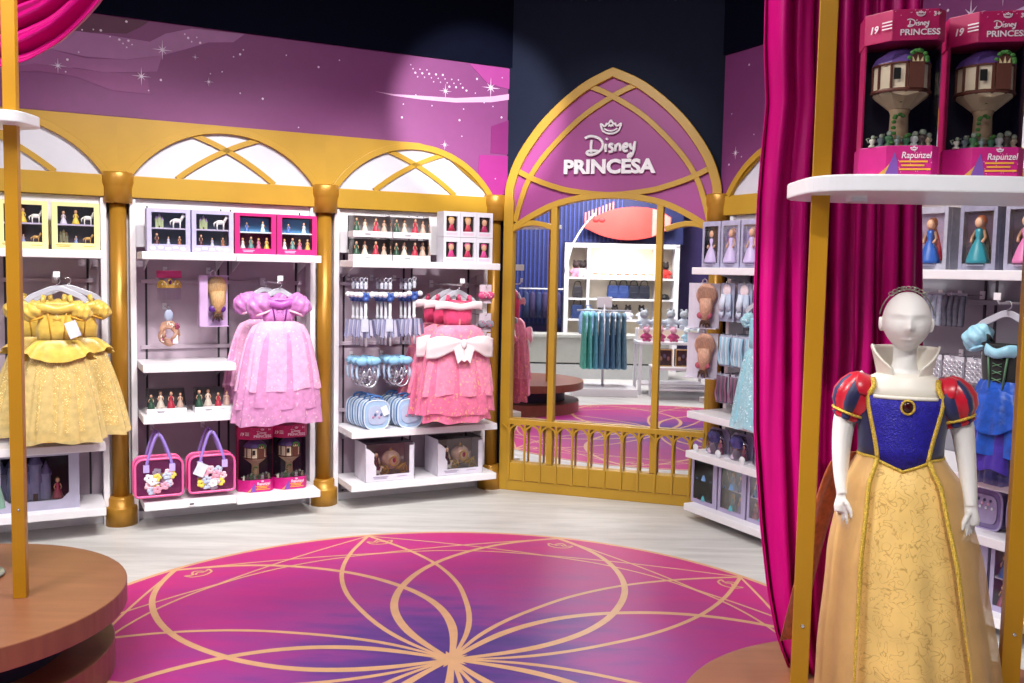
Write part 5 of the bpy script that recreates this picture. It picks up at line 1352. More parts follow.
    mb = MB(); text_mesh('Rapunzel', .026 * S * wf, .0004, mb, fx + .006 * S, -.0062 * S, h * .108, 0, .0002, shear=.15, sx=.86); crown_strokes(mb, fx, h * .155, .010 * S, -.0062 * S, .001 * S); mb.build('tray_lettering', W_, t)
    blurb(t, fx + .004 * S, h * .082, .085 * S * wf, 3, cm('#e9a83a'), y=-.0062 * S, h=.0045 * S)
    rn = random.Random(3); mb = MB()
    for k in range(26):
        x = rn.uniform(-w * .18, w * .42); zz = h * rn.uniform(.955, .995) if k % 2 else h * rn.uniform(.02, .16)
        r_ = .0013 * S; mb.prism([(x + r_ * cos(q * pi / 2), zz + r_ * sin(q * pi / 2)) for q in range(4)], -.0056 * S, -.0040 * S)
    mb.build('dot_print', cm('#f0a8cc', .5), t)
    return t
def trinket(par, x, y, z, h, col):
    mb = MB(); mb.lathe([(h * .30, 0), (h * .34, h * .1), (h * .14, h * .28), (h * .30, h * .5), (h * .26, h * .68), (h * .10, h * .72)], 10, (x, y, z))
    mb.sphere((x + h * .05, y - .002, z + h * .86), h * .2, h * .14, h * .2, 8, 6, 1); mb.tube([(x - h * .3, y, z + h * .4), (x - h * .5, y, z + h * .75), (x - h * .25, y, z + h * .8)], h * .07, 5, 1)
    return mb.build('accessory_piece', [cm(col, .4), cm('#8f9a8a', .4)], par)
def R_and(S, prof): return [(a * S, b * S) for a, b in prof]
tower_box('tower_playset_box', 'pink tower playset box on the low shelf, beside the tote bags', 'L', .780, .20, .168, 1.02, group='pink tower boxes on the low shelf')
tower_box('tower_playset_box', 'pink tower playset box on the low shelf, under the lilac hem near the column', 'L', .996, .20, .168, 1.02, group='pink tower boxes on the low shelf')
def on_shelf(x, y, z, rz, label): return tower_box('tower_playset_box', label, 'W', x, -y, z, 0.97, rz, 0.86, group='large tower boxes on the curved shelf')
on_shelf(0.928, 2.262, 1.846, -.20, 'pink tower playset box on the curved shelf, against the curtain')
on_shelf(1.134, 2.262, 1.846, -.20, 'pink tower playset box on the curved shelf, in front of the mural')
# ------------------------------------------------------------------ bay 3: doll boxes, wands, headbands, cases, carriages
def doll_box(u, z, label, gown_c, top):
    t = thing('doll_box', label, 'toy box', 'L', u, .235, z, 'small white doll boxes stacked three by two')
    w, h, dp = .122, .174, .12
    win = []
    for cx_, cz_, a0 in ((.030, .050, -pi / 2), (.030, h - .045, 0), (-.030, h - .045, pi / 2), (-.030, .050, pi)):
        for k in range(5): win.append((cx_ + .012 * cos(a0 + k * pi / 8), cz_ + .012 * sin(a0 + k * pi / 8)))
    mb = MB(); mb.box(-w / 2, w / 2, .022, dp, 0, h - .0015)
    mb.box(-w / 2, -.042, 0, .022, 0, h - .0015); mb.box(.042, w / 2, 0, .022, 0, h - .0015); mb.box(-.042, .042, 0, .022, 0, .038); mb.box(-.042, .042, 0, .022, h - .033, h - .0015)
    mb.build('carton', mat('doll_box_white', '#dedbe8', .4, var=.03), t)
    mb = MB(); mb.prism(win, .018, .0215); mb.build('window_recess', cm('#1d1216', .5), t)
    mb = MB(); mb.sphere((0, .010, h * .60), .020, .010, .024, 12, 8, 1); mb.sphere((0, .013, h * .68), .024, .008, .020, 12, 8, 2)
    mb.lathe([(.030, 0), (.018, .028), (.014, .045), (.006, .052)], 12, (0, .011, .038), sy=.35, m=0); mb.build('doll', [cm(gown_c, .4), SKIN, cm(top, .5)], t)
    mb = MB(); mb.box(-.040, .040, -.0006, .0, .012, .028); mb.build('name_strip', cm('#e9c8dc'), t)
    return t
for r_, zz in ((0, 1.648), (1, 1.823)):
    for k in range(3):
        doll_box(2.085 + .124 * k, zz, 'small white doll box, %s row, %s' % (('lower', 'upper')[r_], ('beside the clear packs', 'in the middle', 'nearest the column')[k]), ('#d23f86', '#c02f5a', '#d84a90')[k] if r_ == 0 else ('#b02a4a', '#c03a50', '#b03060')[k], ('#a02f60', '#d06a90', '#c03f78')[k] if r_ == 0 else ('#d0a05a', '#c99a5a', '#3a2018')[k])
WPL = cm('#dfe2ec', .3)
def wand(u, d, z, label, tagged):
    t = thing('toy_wand', label, 'toy wand', 'L', u, d, z, 'blue bow wands hanging on three pegs')
    mb = MB(); mb.tube([(.012 * cos(a), 0, -.010 + .014 * sin(a)) for a in [k * .63 for k in range(10)]], .0028, 6, closed=True)
    mb.lathe([(.004, -.024), (.012, -.030), (.014, -.042), (.010, -.062), (.016, -.070)], 10); mb.build('clear_finial', mat('frosted_plastic', '#c3c6d6', .25, var=.08), t)
    for s in (-1, 1):
        mb = MB(); mb.sphere((s * .038, -.006, -.106), .021, .018, .019, 12, 8); mb.build('pompom', mat('white_plush', '#e8e8f0', .8, var=.05, bump=.5, bscale=200), t)
    mb = MB()
    for s in (-1, 1): mb.sphere((s * .018, -.004, -.112), .021, .012, .022, 10, 8)
    mb.sphere((0, -.012, -.104), .009, .008, .010, 8, 6); mb.lathe([(.020, -.15), (.022, -.135), (.014, -.118)], 10); mb.build('blue_bow', mat('wand_blue', '#3d5ca6', .35, var=.2), t)
    mb = MB(); mb.tube([(0, 0, -.145), (0, 0, -.30), (.004, 0, -.44)], [.010, .009, .008], 10); mb.lathe([(.012, -.268), (.013, -.262), (.013, -.252), (.012, -.246)], 10); mb.build('rod', WPL, t)
    mb = MB(); rn = random.Random(int(u * 1000 + d * 77))
    for k in range(6):
        x = -.045 + .018 * k; mb.add([(x - .006, -.010, -.27), (x + .008, -.012, -.27), (x * 1.3 + .010, -.016, -.37 - .03 * rn.random()), (x * 1.3 - .008, -.014, -.36 - .03 * rn.random())], [(0, 1, 2, 3)], k % 3)
    mb.build('ribbon', [cm('#8f90b4', .4), cm('#b7b4cc', .4), cm('#5a5878', .4)], t, solid=.002)
    if tagged:
        mb = MB(); mb.box(-.034, .014, -.020, -.018, -.345, -.262); mb.build('price_tag', cm('#c6cae0', .4), t)
    return t
col = ['leftmost', 'middle', 'right']
for k, u in enumerate((1.455, 1.622, 1.79)):
    peg('L', u, 1.532, 'metal peg holding the %s row of wands' % col[k], .31, 'pegs holding the blue bow wands')
    for j, dd in enumerate((.30, .245, .19, .135)):
        z = 1.535 + (.012 if (k == 2 and j == 0) else 0)
        wand(u + .010 * j * (-1) + (.0 if j else .0), dd, z - .004, 'toy wand with blue bow and white pompoms, %s peg, %s' % (col[k], ('at the front', 'second back', 'third back', 'last against the rack')[j]), j == 0 and k != 2)
LBL = mat('light_blue_satin', '#86b8da', .35, var=.14, bump=.3, bscale=40); SILV = mat('silver_glitter', '#c4c8d4', .25, .7, var=.3, scale=120)
def headband(u, d, z, label):
    t = thing('tiara_headband', label, 'headband', 'L', u, d, z, 'light blue tiara headbands'); t.scale = (1.2, 1.2, 1.2)
    mb = MB(); mb.tube([(.062 * cos(a), .01 * sin(a), -.075 + .075 * sin(a)) for a in [-.5 + k * (pi + 1.0) / 20 for k in range(21)]], .0075, 8, sq=.7); mb.build('band', cm('#a9bcd6', .35), t)
    mb = MB()
    for s in (-1, 1): mb.sphere((s * .036 , -.012, -.012), .038, .020, .024, 16, 10, fn=lambda a, b: 1 + .08 * sin(6 * b + 3 * a))
    mb.sphere((0, -.03, -.010), .016, .014, .018, 10, 8); mb.build('satin_bow', LBL, t)
    mb = MB(); mb.tube(spline([(-.045, -.03, -.125), (-.030, -.035, -.065), (-.018, -.035, -.095), (0, -.037, -.050), (.018, -.035, -.095), (.030, -.035, -.065), (.045, -.03, -.125)], 4), .005, 6)
    mb.tube([(.038 * cos(a), -.034, -.120 + .030 * sin(a)) for a in [pi + k * pi / 10 for k in range(11)]], .0055, 6); mb.sphere((0, -.04, -.10), .011, .006, .014, 8, 6)
    mb.build('silver_tiara', SILV, t)
    return t
for k, u in enumerate((1.478, 1.70)):
    peg('L', u, 1.005, 'metal peg holding the %s headbands' % ('left', 'right')[k], .27, 'pegs holding the headbands')
    for j, dd in enumerate((.26, .18, .10)):
        headband(u + .006 * (1 - j), dd, 1.003, 'light blue bow headband with silver tiara, %s peg, %s' % (('left', 'right')[k], ('front', 'middle', 'rear')[j]))
CASEB = mat('case_pale_blue', '#9db9d9', .3, var=.08); CASED = mat('case_mid_blue', '#3f6fae', .4, var=.15)
def purse(u, d, z, label, tagged):
    t = thing('vanity_case', label, 'bag', 'L', u, d, z, 'round light blue vanity cases')
    out = [(.088 * math.copysign(abs(cos(a)) ** .62, cos(a)), .097 + .097 * math.copysign(abs(sin(a)) ** .66, sin(a))) for a in [2 * pi * k / 40 for k in range(40)]]
    mb = MB(); mb.prism(out, .004, .056); mb.build('shell', CASEB, t, bevel=.008)
    for y in (.004, .056):
        mb = MB(); mb.tube([(x, y, z_) for x, z_ in out], .0045, 6, closed=True); mb.build('rim', cm('#d6e2f2', .3), t)
    mb = MB(); mb.tube([(x * 1.01, .030, .097 + (z_ - .097) * 1.01) for x, z_ in out], .004, 6, closed=True); mb.build('zip', CASED, t)
    mb = MB(); mb.tube(spline([(-.045, .03, .185), (-.035, .03, .212), (0, .03, .220), (.035, .03, .212), (.045, .03, .185)], 5), .007, 8); mb.build('carry_handle', CASED, t)
    mb = MB(); inner = [(x * .72, .097 + (z_ - .097) * .66) for x, z_ in out]; mb.prism(inner, -.002, .004); mb.build('clear_panel', cm('#aab6d2', .2), t)
    mb = MB()
    for k in range(5): mb.sphere((-.028 + .014 * k, -.004, .10 + .016 * ((k * 7) % 3 - 1)), .008, .004, .011, 8, 6, k % 3)
    mb.build('contents', [cm('#c98aa8'), cm('#5a6aa0'), cm('#e4dcec')], t)
    if tagged:
        mb = MB(); mb.box(-.022, .022, -.002, 0, -.032, .032); mb.xf(Matrix.Translation((.052, -.008, .125)) @ Matrix.Rotation(-.4, 4, 'Y')); mb.build('price_tag', cm('#e2e6f0'), t)
    return t
for k, u in enumerate((1.555, 1.79)):
    for j in range(4):
        purse(u - .012 * j, .255 - .075 * j, .5305, 'round light blue vanity case, %s row, %s' % (('left', 'right')[k], ('front with its face showing', 'second', 'third', 'last at the back')[j]), k == 0 and j == 0)
def carriage_box(u, label):
    t = thing('carriage_playset_box', label, 'toy box', 'L', u, .255, .176, 'white boxed carriage playsets')
    w, h, dp = .345, .255, .235
    BW = mat('carriage_box_white', '#d5d0de', .4, var=.05)
    mb = MB(); mb.box(-w / 2, w / 2, dp - .004, dp, 0, h); mb.box(-w / 2, -w / 2 + .004, 0, dp, 0, h); mb.box(w / 2 - .004, w / 2, 0, dp, 0, h * .96); mb.box(-w / 2, w / 2, 0, dp, 0, .004)
    mb.box(-w / 2, w / 2, 0, .004, 0, .045)
    mb.prism([(-w / 2, .045), (-w / 2 + .075, .045), (-w / 2 + .075, .10), (-w / 2 + .058, .125), (-w / 2 + .062, .19), (-w / 2 + .02, .225), (-w / 2, .235)], 0, .004)
    mb.box(w / 2 - .035, w / 2, 0, .004, .045, h * .92); mb.build('carton', BW, t)
    mb = MB(); mb.box(-w / 2 + .004, w / 2 - .004, .006, dp - .006, h - .002, h); mb.build('clear_lid', CLEARP, t)
    mb = MB(); mb.box(-w / 2 + .008, w / 2 - .008, dp * .72, dp * .74, .01, h - .01); mb.build('backing_card', cm('#b8a8a4', .6), t)
    G = mat('carriage_gold', '#dcb25e', .3, .3, var=.15)
    c = (.035, .085, .128)
    mb = MB(); mb.sphere(c, .062, .055, .060, 32, 14, fn=lambda a, b: 1 + .07 * abs(sin(5 * b))); car = mb.build('toy_carriage', mat('carriage_rose', '#dcb8a6', .3, .1, var=.15), t)
    mb = MB(); mb.tube([(c[0] + .026 * cos(2 * pi * k / 20), c[1] - .058, c[2] + .034 * sin(2 * pi * k / 20)) for k in range(20)], .005, 6, closed=True)
    for sx in (-.06, .07):
        for sy in (-.055, .055):
            mb.tube([(c[0] + sx + .026 * cos(2 * pi * k / 18), c[1] + sy, .072 + .026 * sin(2 * pi * k / 18)) for k in range(18)], .0035, 5, closed=True)
            for q in range(3): mb.tube([(c[0] + sx + .026 * cos(q * pi / 3), c[1] + sy, .072 + .026 * sin(q * pi / 3)), (c[0] + sx - .026 * cos(q * pi / 3), c[1] + sy, .072 - .026 * sin(q * pi / 3))], .002, 5)
    mb.tube(spline([(c[0] - .10, c[1], .10), (c[0] - .06, c[1], .075), (c[0], c[1], .068), (c[0] + .07, c[1], .075), (c[0] + .11, c[1], .10)], 5), .006, 6)
    mb.sphere((c[0], c[1], c[2] + .066), .010, .010, .014, 10, 7); mb.build('gilt_frame', G, car)
    mb = MB(); mb.sphere((c[0] + .004, c[1] - .056, c[2] + .004), .012, .006, .018, 10, 7); mb.build('passenger', cm('#b0304a', .4), car)
    figurine(t, -.075, .07, .045, .15, '#5a2f3a', '#3a2018'); toy_horse(t, -.085, .035, .010, .09, '#e6e0dc')
    mb = MB(); mb.box(-w / 2 + .07, w / 2 - .035, .001, .002, .045, h); mb.add([(-w / 2 + .07, .002, h), (w / 2 - .035, .002, h), (w / 2 - .035, .006, h + .0005), (-w / 2 + .07, .006, h + .0005)], [(0, 1, 2, 3)]); mb.build('window_pane', CLEAR, t)
    blurb(t, -.06, .030, .12, 2, cm('#a89ab8'), h=.005); blurb(t, .09, .026, .08, 1, cm('#b8a8c4'), h=.005)
    return t
carriage_box(1.650, 'white boxed carriage playset under the light blue cases'); carriage_box(2.165, 'white boxed carriage playset under the pink gowns')
def hair_clip(u, d, z, label, col, col2):
    t = thing('hair_clip_card', label, 'hair accessory', 'L', u, d, z, 'hair accessory cards by the column')
    mb = MB(); mb.box(-.045, .045, 0, .003, -.13, 0); mb.build('card', cm('#d9c9d6', .4), t)
    mb = MB()
    for s in (-1, 1): mb.sphere((s * .030, -.012, -.075), .034, .016, .028, 12, 8, fn=lambda a, b: 1 + .1 * sin(5 * b))
    mb.sphere((0, -.02, -.075), .013, .012, .015, 8, 6); mb.build('bow', cm(col, .4), t)
    mb = MB()
    for k in range(6): mb.sphere((-.03 + .012 * k, -.024, -.06 - .012 * (k % 3)), .006, .004, .006, 7, 5)
    mb.build('flower', cm(col2, .4), t)
for k, (z, c1, c2, lab) in enumerate(((1.500, '#d8558a', '#f0d8e0', 'pink bow hair card, upper one right of the pink gowns'), (1.300, '#8f8a9c', '#d85a7a', 'grey bow hair card below the pink bow card'), (1.16, '#d86a8a', '#ece4ea', 'pink bow hair card, lowest right of the pink gowns'))):
    peg('L', 2.345, z - .012, 'metal peg for the %s hair card' % ('upper', 'middle', 'lowest')[k], .26, 'pegs by the third column')
    for dd in (.24, ): hair_clip(2.345, dd, z, lab, c1, c2)

# ------------------------------------------------------------------ right wall, part beside the mirror
def lilac_doll_box(fr, u, z, w, h, dp, label, group, d=.235, front='#8d7ab8', robe='#c8b6e2', hair='#a85a3a', side='#a9a6c4'):
    t = thing('doll_box', label, 'toy box', fr, u, d, z, group)
    mb = MB(); mb.box(-w / 2, w / 2, .030, dp, 0, h, 0); mb.box(-w / 2, -w / 2 + .02, 0, .03, 0, h, 0); mb.box(w / 2 - .02, w / 2, 0, .03, 0, h, 0); mb.box(-w / 2 + .02, w / 2 - .02, 0, .03, 0, .03, 0); mb.box(-w / 2 + .02, w / 2 - .02, 0, .03, h - .03, h, 0)
    mb.build('carton', mat('dollbox_' + side[1:], side, .4, var=.12, scale=30), t, bevel=.002)
    mb = MB(); mb.box(-w / 2 + .02, w / 2 - .02, .028, .0295, .03, h - .03); mb.build('scene_card', mat('card_' + front[1:], front, .5, var=.35, scale=16), t)
    figurine(t, 0, .016, .032, h * .76, robe, hair, 'doll')
    mb = MB(); mb.box(-w / 2 + .02, w / 2 - .02, .001, .002, .03, h - .03); mb.build('window_pane', CLEAR, t)
    blurb(t, 0, .020, w * .5, 1, cm('#e6e0f2'), h=.006)
    return t
for k in range(4):
    lilac_doll_box('R', .145 + .185 * k, 1.645, .175, .295, .16, 'lilac doll box on the top right-wall shelf, %s from the mirror' % ('first', 'second', 'third', 'fourth')[k], 'lilac doll boxes beside the curtain')
PEACH = '#cf9c84'
for z, lab in ((1.545, 'peach-haired wig box beside the mirror, upper'), (1.225, 'peach-haired wig box beside the mirror, lower')):
    peg('R', .165, z - .012, 'metal peg for the %s wig box' % lab.split()[-1], .26, 'pegs on the right wall')
    wig_box('R', .165, .29, z, lab, mat('wig_card_pale', '#d5cede', .45, var=.06), cm('#b8566a', .4), .205, .29, .55, 'peach wig boxes', PEACH, True)
def glove_pack(fr, u, d, z, label, group, cardc, c1, c2, h=.24, w=.13):
    t = thing('glove_pack', label, 'glove pack', fr, u, d, z, group)
    mb = MB(); mb.box(-w / 2, w / 2, .004, .007, -h, 0); mb.build('card', mat('card_' + cardc[1:], cardc, .45, var=.08), t)
    mb = MB(); mb.sphere((0, 0, -.045), w * .30, .010, .040, 12, 8); mb.build('round_badge', cm('#e4d4dc', .4), t)
    for s in (-1, 1):
        mb = MB(); mb.tube([(s * .022, -.006, -.07), (s * .030, -.012, -.13), (s * .034, -.010, -.175)], [.022, .026, .022], 10, sq=.5)
        for q in range(4): mb.tube([(s * .034 - .015 + .010 * q, -.010, -.17), (s * .036 - .018 + .012 * q, -.012, -h * .86 - .012 * (q in (1, 2)))], [.006, .0045], 6)
        mb.build('glove', cm(c1 if s < 0 else c2, .45), t)
    return t
for k, u in enumerate((.36, .52)):
    peg('R', u, 1.548, 'metal peg for the %s row of glove packs' % ('first', 'second')[k], .27, 'pegs on the right wall')
    for j in range(4):
        glove_pack('R', u, .27 - .075 * j, 1.55, 'pale blue glove pack, %s row beside the wig box, %s' % (('first', 'second')[k], ('front', 'second', 'third', 'rear')[j]), 'pale blue glove packs on the right wall', '#9aa0ba', '#cfd8ea', '#b8c6de')
def ribbon_pack(fr, u, d, z, label, group, c1, c2, h=.20):
    t = thing('hair_ribbon_pack', label, 'hair accessory', fr, u, d, z, group)
    mb = MB(); mb.box(-.055, .055, .004, .007, -h, 0); mb.build('card', cm('#b4b6c8', .45), t)
    mb = MB()
    for k in range(5): mb.tube(spline([(-.04 + .02 * k, -.004, -.015), (-.03 + .018 * k, -.014, -h * .4), (-.05 + .024 * k, -.008, -h * .7), (-.03 + .02 * k, -.012, -h * .95)], 4), .009, 7, k % 2)
    mb.build('ribbon', [cm(c1, .4), cm(c2, .4)], t)
    return t
for k, u in enumerate((.34, .46, .58)):
    peg('R', u, 1.225, 'metal peg for the %s row of hair ribbons' % ('first', 'second', 'third')[k], .26, 'pegs on the right wall')
    for j in range(3): ribbon_pack('R', u, .25 - .08 * j, 1.225, 'light blue hair ribbon card, %s row beside the lower wig box, %s' % (('first', 'second', 'third')[k], ('front', 'middle', 'rear')[j]), 'light blue hair ribbons on the right wall', '#9ac2da', '#c9d6e4')
for k, u in enumerate((.30, .43, .56)):
    peg('R', u, .975, 'metal peg for the %s row of plum hair cards' % ('first', 'second', 'third')[k], .24, 'pegs on the right wall')
    for j in range(2): ribbon_pack('R', u, .23 - .10 * j, .975, 'plum and pink hair card above the empty shelf, %s row, %s' % (('first', 'second', 'third')[k], ('front', 'rear')[j]), 'plum hair cards on the right wall', '#8a5a78', '#5a5060', .19)
IB = mat('ice_blue_satin', '#8fd0e0', .35, var=.12, bump=.3); IN = mat_sheer('ice_blue_net', '#a8dcea', .78, .5, gold='#e6f6fc', gscale=80, gth=.62)
hang_arm('R', .80, 1.505, 'white hanging arm beside the curtain', .42)
espec = dict(seed=31, top=.16, waist=.33, bust=.09, waist_w=.085, bodice=IB, sleeve=IN, sleeve_r=.05, tiers=[(.32, .80, .085, .20, IN), (.32, .76, .085, .18, IB)], flat=.45)
gown('ice blue gown half hidden by the magenta curtain', 'ice blue gowns', 'R', .80, .38, 1.501, espec); hanger('R', .80, .38, 1.505, 'grey hanger carrying the ice blue gown', .26)
def blister(fr, u, d, z, label, group, c1):
    t = thing('figurine_blister_pack', label, 'toy pack', fr, u, d, z, group)
    mb = MB(); mb.prism([(-.10, 0), (.10, 0), (.10, .135), (.075, .16), (-.075, .16), (-.10, .135)], .05, .056); mb.build('card', mat('blister_card', '#8f87a8', .45, var=.2, scale=20), t)
    mb = MB(); mb.sphere((-.02, .02, .105), .050, .032, .045, 18, 10, fn=lambda a, b: 1 + .06 * sin(7 * b)); mb.build('wig', mat('toy_hair_' + c1[1:], c1, .5, var=.3), t)
    figurine(t, -.02, .01, 0.006, .13, '#c7b0c8', '#5a4a8a', 'figurine'); figurine(t, .05, .02, .006, .10, '#b85a78', '#3a2a44', 'figurine')
    mb = MB(); mb.lathe([(.085, 0), (.085, .10), (.05, .15)], 20, (0, .02, 0), sy=.42); mb.build('clear_dome', CLEARP, t)
    mb = MB(); mb.box(-.10, .10, -.012, .056, 0, .006); mb.build('foot_tray', cm('#d9d4e2', .4), t)
    return t
for k, u in enumerate((.27, .49, .71)):
    blister('R', u, .26, .455, 'purple figure in a clear dome pack, %s from the mirror' % ('first', 'second', 'third')[k], 'purple dome packs on the right wall', ('#4a4a94', '#5a58a8', '#50489a')[k])
for k, u in enumerate((.155, .375, .60)):
    t = thing('price_bubble', 'small round clear price holder on the shelf edge, %s from the mirror' % ('first', 'second', 'third')[k], 'price holder', 'R', u, .305, .455, 'round clear price holders')
    mb = MB(); mb.lathe([(.0, .0), (.024, .0), (.026, .003), (.024, .006), (0, .006)], 18); mb.xf(Matrix.Translation((0, 0, .022)) @ Matrix.Rotation(pi / 2, 4, 'X')); mb.build('disc', cm('#dfe2e8', .3), t)
    mb = MB(); mb.box(-.006, .006, -.008, .004, -.004, .006); mb.build('clip', STEEL, t)
rows_r = [[('f', .85, '#3f5f9a', '#191314'), ('f', .9, '#7aa2d8', '#c9a24a'), ('f', .8, '#5a5aa0', '#3a2218')], [('f', .8, '#b05a7a', '#5a2a1a'), ('f', .85, '#5ab0c0', '#e0c880'), ('f', .8, '#8a6ac0', '#c9a24a')]]
for k, u in enumerate((.205, .475, .745, 1.015)):
    window_box('two_storey_window_box', 'lilac two-storey window box on the lowest right-wall shelf, %s from the mirror' % ('first', 'second', 'third', 'fourth')[k], 'toy box', 'lilac two-storey window boxes', 'R', u, .27, .105, .255, .295, .085, mat('box_grey_lilac', '#a9a0c2', .45, var=.06), cm('#4c5a84', .6), (.020, .040, .026, .014), rows_r, cm('#c9c4d8'))

# ------------------------------------------------------------------ right wall, part right of the curtain
for k, (u, w_) in enumerate(((1.80, .20), (2.06, .19), (2.29, .19))):
    db = lilac_doll_box('R', u, 1.645, w_, .300, .15, ('boxed doll in red cape and blue skirt, left on the top shelf', 'boxed doll in black and teal, middle of the top shelf', 'boxed doll in dark robe beside the gold post')[k], None, .255,
                   ('#b9a6c8', '#5d4a66', '#4a3a52')[k], ('#2f5fb4', '#2f8a9a', '#d87ab0')[k], ('#9a4a2a', '#c86a3a', '#241a20')[k], ('#a8a6b6', '#8f8da4', '#9c9ab0')[k])
    hh = .228; mb = MB(); mb.lathe([(hh * .25, hh * .06), (hh * .20, hh * .34), (hh * .15, hh * .55), (hh * .09, hh * .70), (hh * .03, hh * .74)], 14, (0, .030, .032), sx=1.12, sy=.35); mb.build('doll_cape', cm(('#b8243c', '#17141c', '#1d1a22')[k], .5), db)
def sock_pack(u, d, z, label, c):
    t = thing('glove_bundle', label, 'glove pack', 'R', u, d, z, 'hanging glove bundles right of the curtain')
    mb = MB()
    for k in range(4): mb.tube(spline([(-.045 + .03 * k, 0, 0), (-.05 + .033 * k, -.012, -.06), (-.046 + .03 * k, -.006, -.12), (-.044 + .029 * k, -.010, -.15)], 4), [.014] * 12 + [.009], 8)
    mb.build('glove', mat('glove_' + c[1:], c, .55, var=.25, scale=40, bump=.3), t)
    mb = MB(); mb.box(-.055, .055, .012, .015, -.05, .014); mb.build('card', cm('#b7b9c8', .4), t)
for k, (u, c, n) in enumerate(((1.735, '#b9c6d8', 'pale blue'), (1.86, '#5e6070', 'dark grey'), (1.62, '#a9b4cc', 'grey blue'))):
    peg('R', u, 1.525, 'metal peg for the %s glove bundle' % n, .14, 'pegs right of the curtain'); sock_pack(u, .12, 1.520, '%s glove bundle right of the curtain, under the boxed dolls' % n, c)
def lattice_tiara(u, z, label):
    t = thing('silver_tiara_card', label, 'tiara', 'R', u, .14, z, 'silver tiara cards right of the curtain')
    mb = MB(); mb.box(-.055, .055, .004, .006, -.115, 0); mb.build('card', cm('#c8c6d0', .4), t)
    mb = MB()
    for q in range(4):
        for k in range(4): mb.tube([(-.04 + .027 * k + .012 * cos(a), -.004, -.03 - .025 * q + .011 * sin(a)) for a in [i * pi / 4 for i in range(8)]], .003, 5, closed=True)
    mb.build('filigree', mat('silver_wire', '#d8d8e0', .3, .5), t)
for k, u in enumerate((1.76, 1.885, 2.01)):
    peg('R', u, 1.225, 'metal peg for the %s silver tiara card' % ('left', 'middle', 'right')[k], .16, 'pegs right of the curtain'); lattice_tiara(u, 1.228, 'white and silver tiara card, %s one beside the blue dress' % ('left', 'middle', 'right')[k])
BS = mat('royal_blue_satin', '#1550b8', .32, var=.3, scale=24, bump=.4, bscale=28, sheen=.2); BV = mat('black_velvet', '#0d0c12', .8, sheen=.3); PLB = mat('pale_blue_chiffon', '#9fd4ea', .45, var=.08, bump=.3)
PUR = mat_sheer('violet_net', '#4a2fb0', .8, .5); DKN = mat_sheer('dark_violet_net', '#1f1a5a', .85, .5)
hang_arm('R', 2.29, 1.505, 'white hanging arm above the blue and black dress', .40)
aspec = dict(seed=41, top=.19, waist=.385, bust=.108, waist_w=.095, bodice=BV, lacing=cm('#5f8a6a', .4), strap=BV, sleeve=PLB, sleeve_r=.068, sleeve_dz=.035, cuff=PLB, inset=None, collar=PLB, collar_w=.085, peplum=BS, peplum_w=.17, peplum_h=.20,
             tiers=[(.34, .66, .10, .165, BS), (.36, .74, .10, .17, PUR), (.36, .79, .09, .16, DKN)], flat=.45)
gown('blue skirted dress with black bodice and pale blue sleeves', None, 'R', 2.29, .34, 1.501, aspec)
hanger('R', 2.29, .34, 1.505, 'grey hanger carrying the blue and black dress', .28)
def purple_case(u, d, z, label, s=1.0):
    t = thing('vanity_case', label, 'bag', 'R', u, d, z, 'rounded purple vanity cases')
    out = [(.085 * math.copysign(abs(cos(a)) ** .5, cos(a)), .095 + .095 * math.copysign(abs(sin(a)) ** .55, sin(a))) for a in [2 * pi * k / 40 for k in range(40)]]
    mb = MB(); mb.prism(out, .004, .07); mb.build('shell', mat('case_purple', '#7a6a9c', .3, var=.15), t, bevel=.01)
    mb = MB(); mb.tube([(x, .004, z_) for x, z_ in out], .0055, 6, closed=True); mb.build('rim', cm('#a99ac4', .3), t)
    mb = MB(); mb.prism([(x * .74, .095 + (z_ - .095) * .7) for x, z_ in out], -.002, .004); mb.build('clear_panel', cm('#9a90b4', .2), t)
    mb = MB(); mb.tube(spline([(-.04, .035, .185), (-.03, .035, .208), (.03, .035, .208), (.04, .035, .185)], 5), .006, 8); mb.build('carry_handle', cm('#5a4a86', .4), t)
    mb = MB()
    for k in range(9): mb.sphere((-.04 + .01 * k, -.004, .12 + .02 * sin(k * 2.1)), .007, .004, .008, 7, 5, k % 3)
    mb.build('contents', [cm('#d8a0b8'), cm('#3f3a5a'), cm('#d9dce8')], t)
for k, u in enumerate((2.165, 1.95, 2.36)): purple_case(u, .24, .455, 'rounded purple vanity case %s' % ('seen between the skirt and the gold post', 'hidden behind the golden skirt', 'behind the right gold post')[k])
for k, u in enumerate((2.36, 2.09)):
    window_box('two_storey_window_box', 'lilac two-storey window box low at the right edge, %s' % ('behind the gold post', 'behind the golden skirt')[k], 'toy box', 'lilac two-storey window boxes near the right edge', 'R', u, .27, .105, .255, .295, .085, mat('box_grey_lilac', '#a9a0c2', .45), cm('#4c5a84', .6), (.020, .040, .026, .014), rows_r, cm('#c9c4d8'))
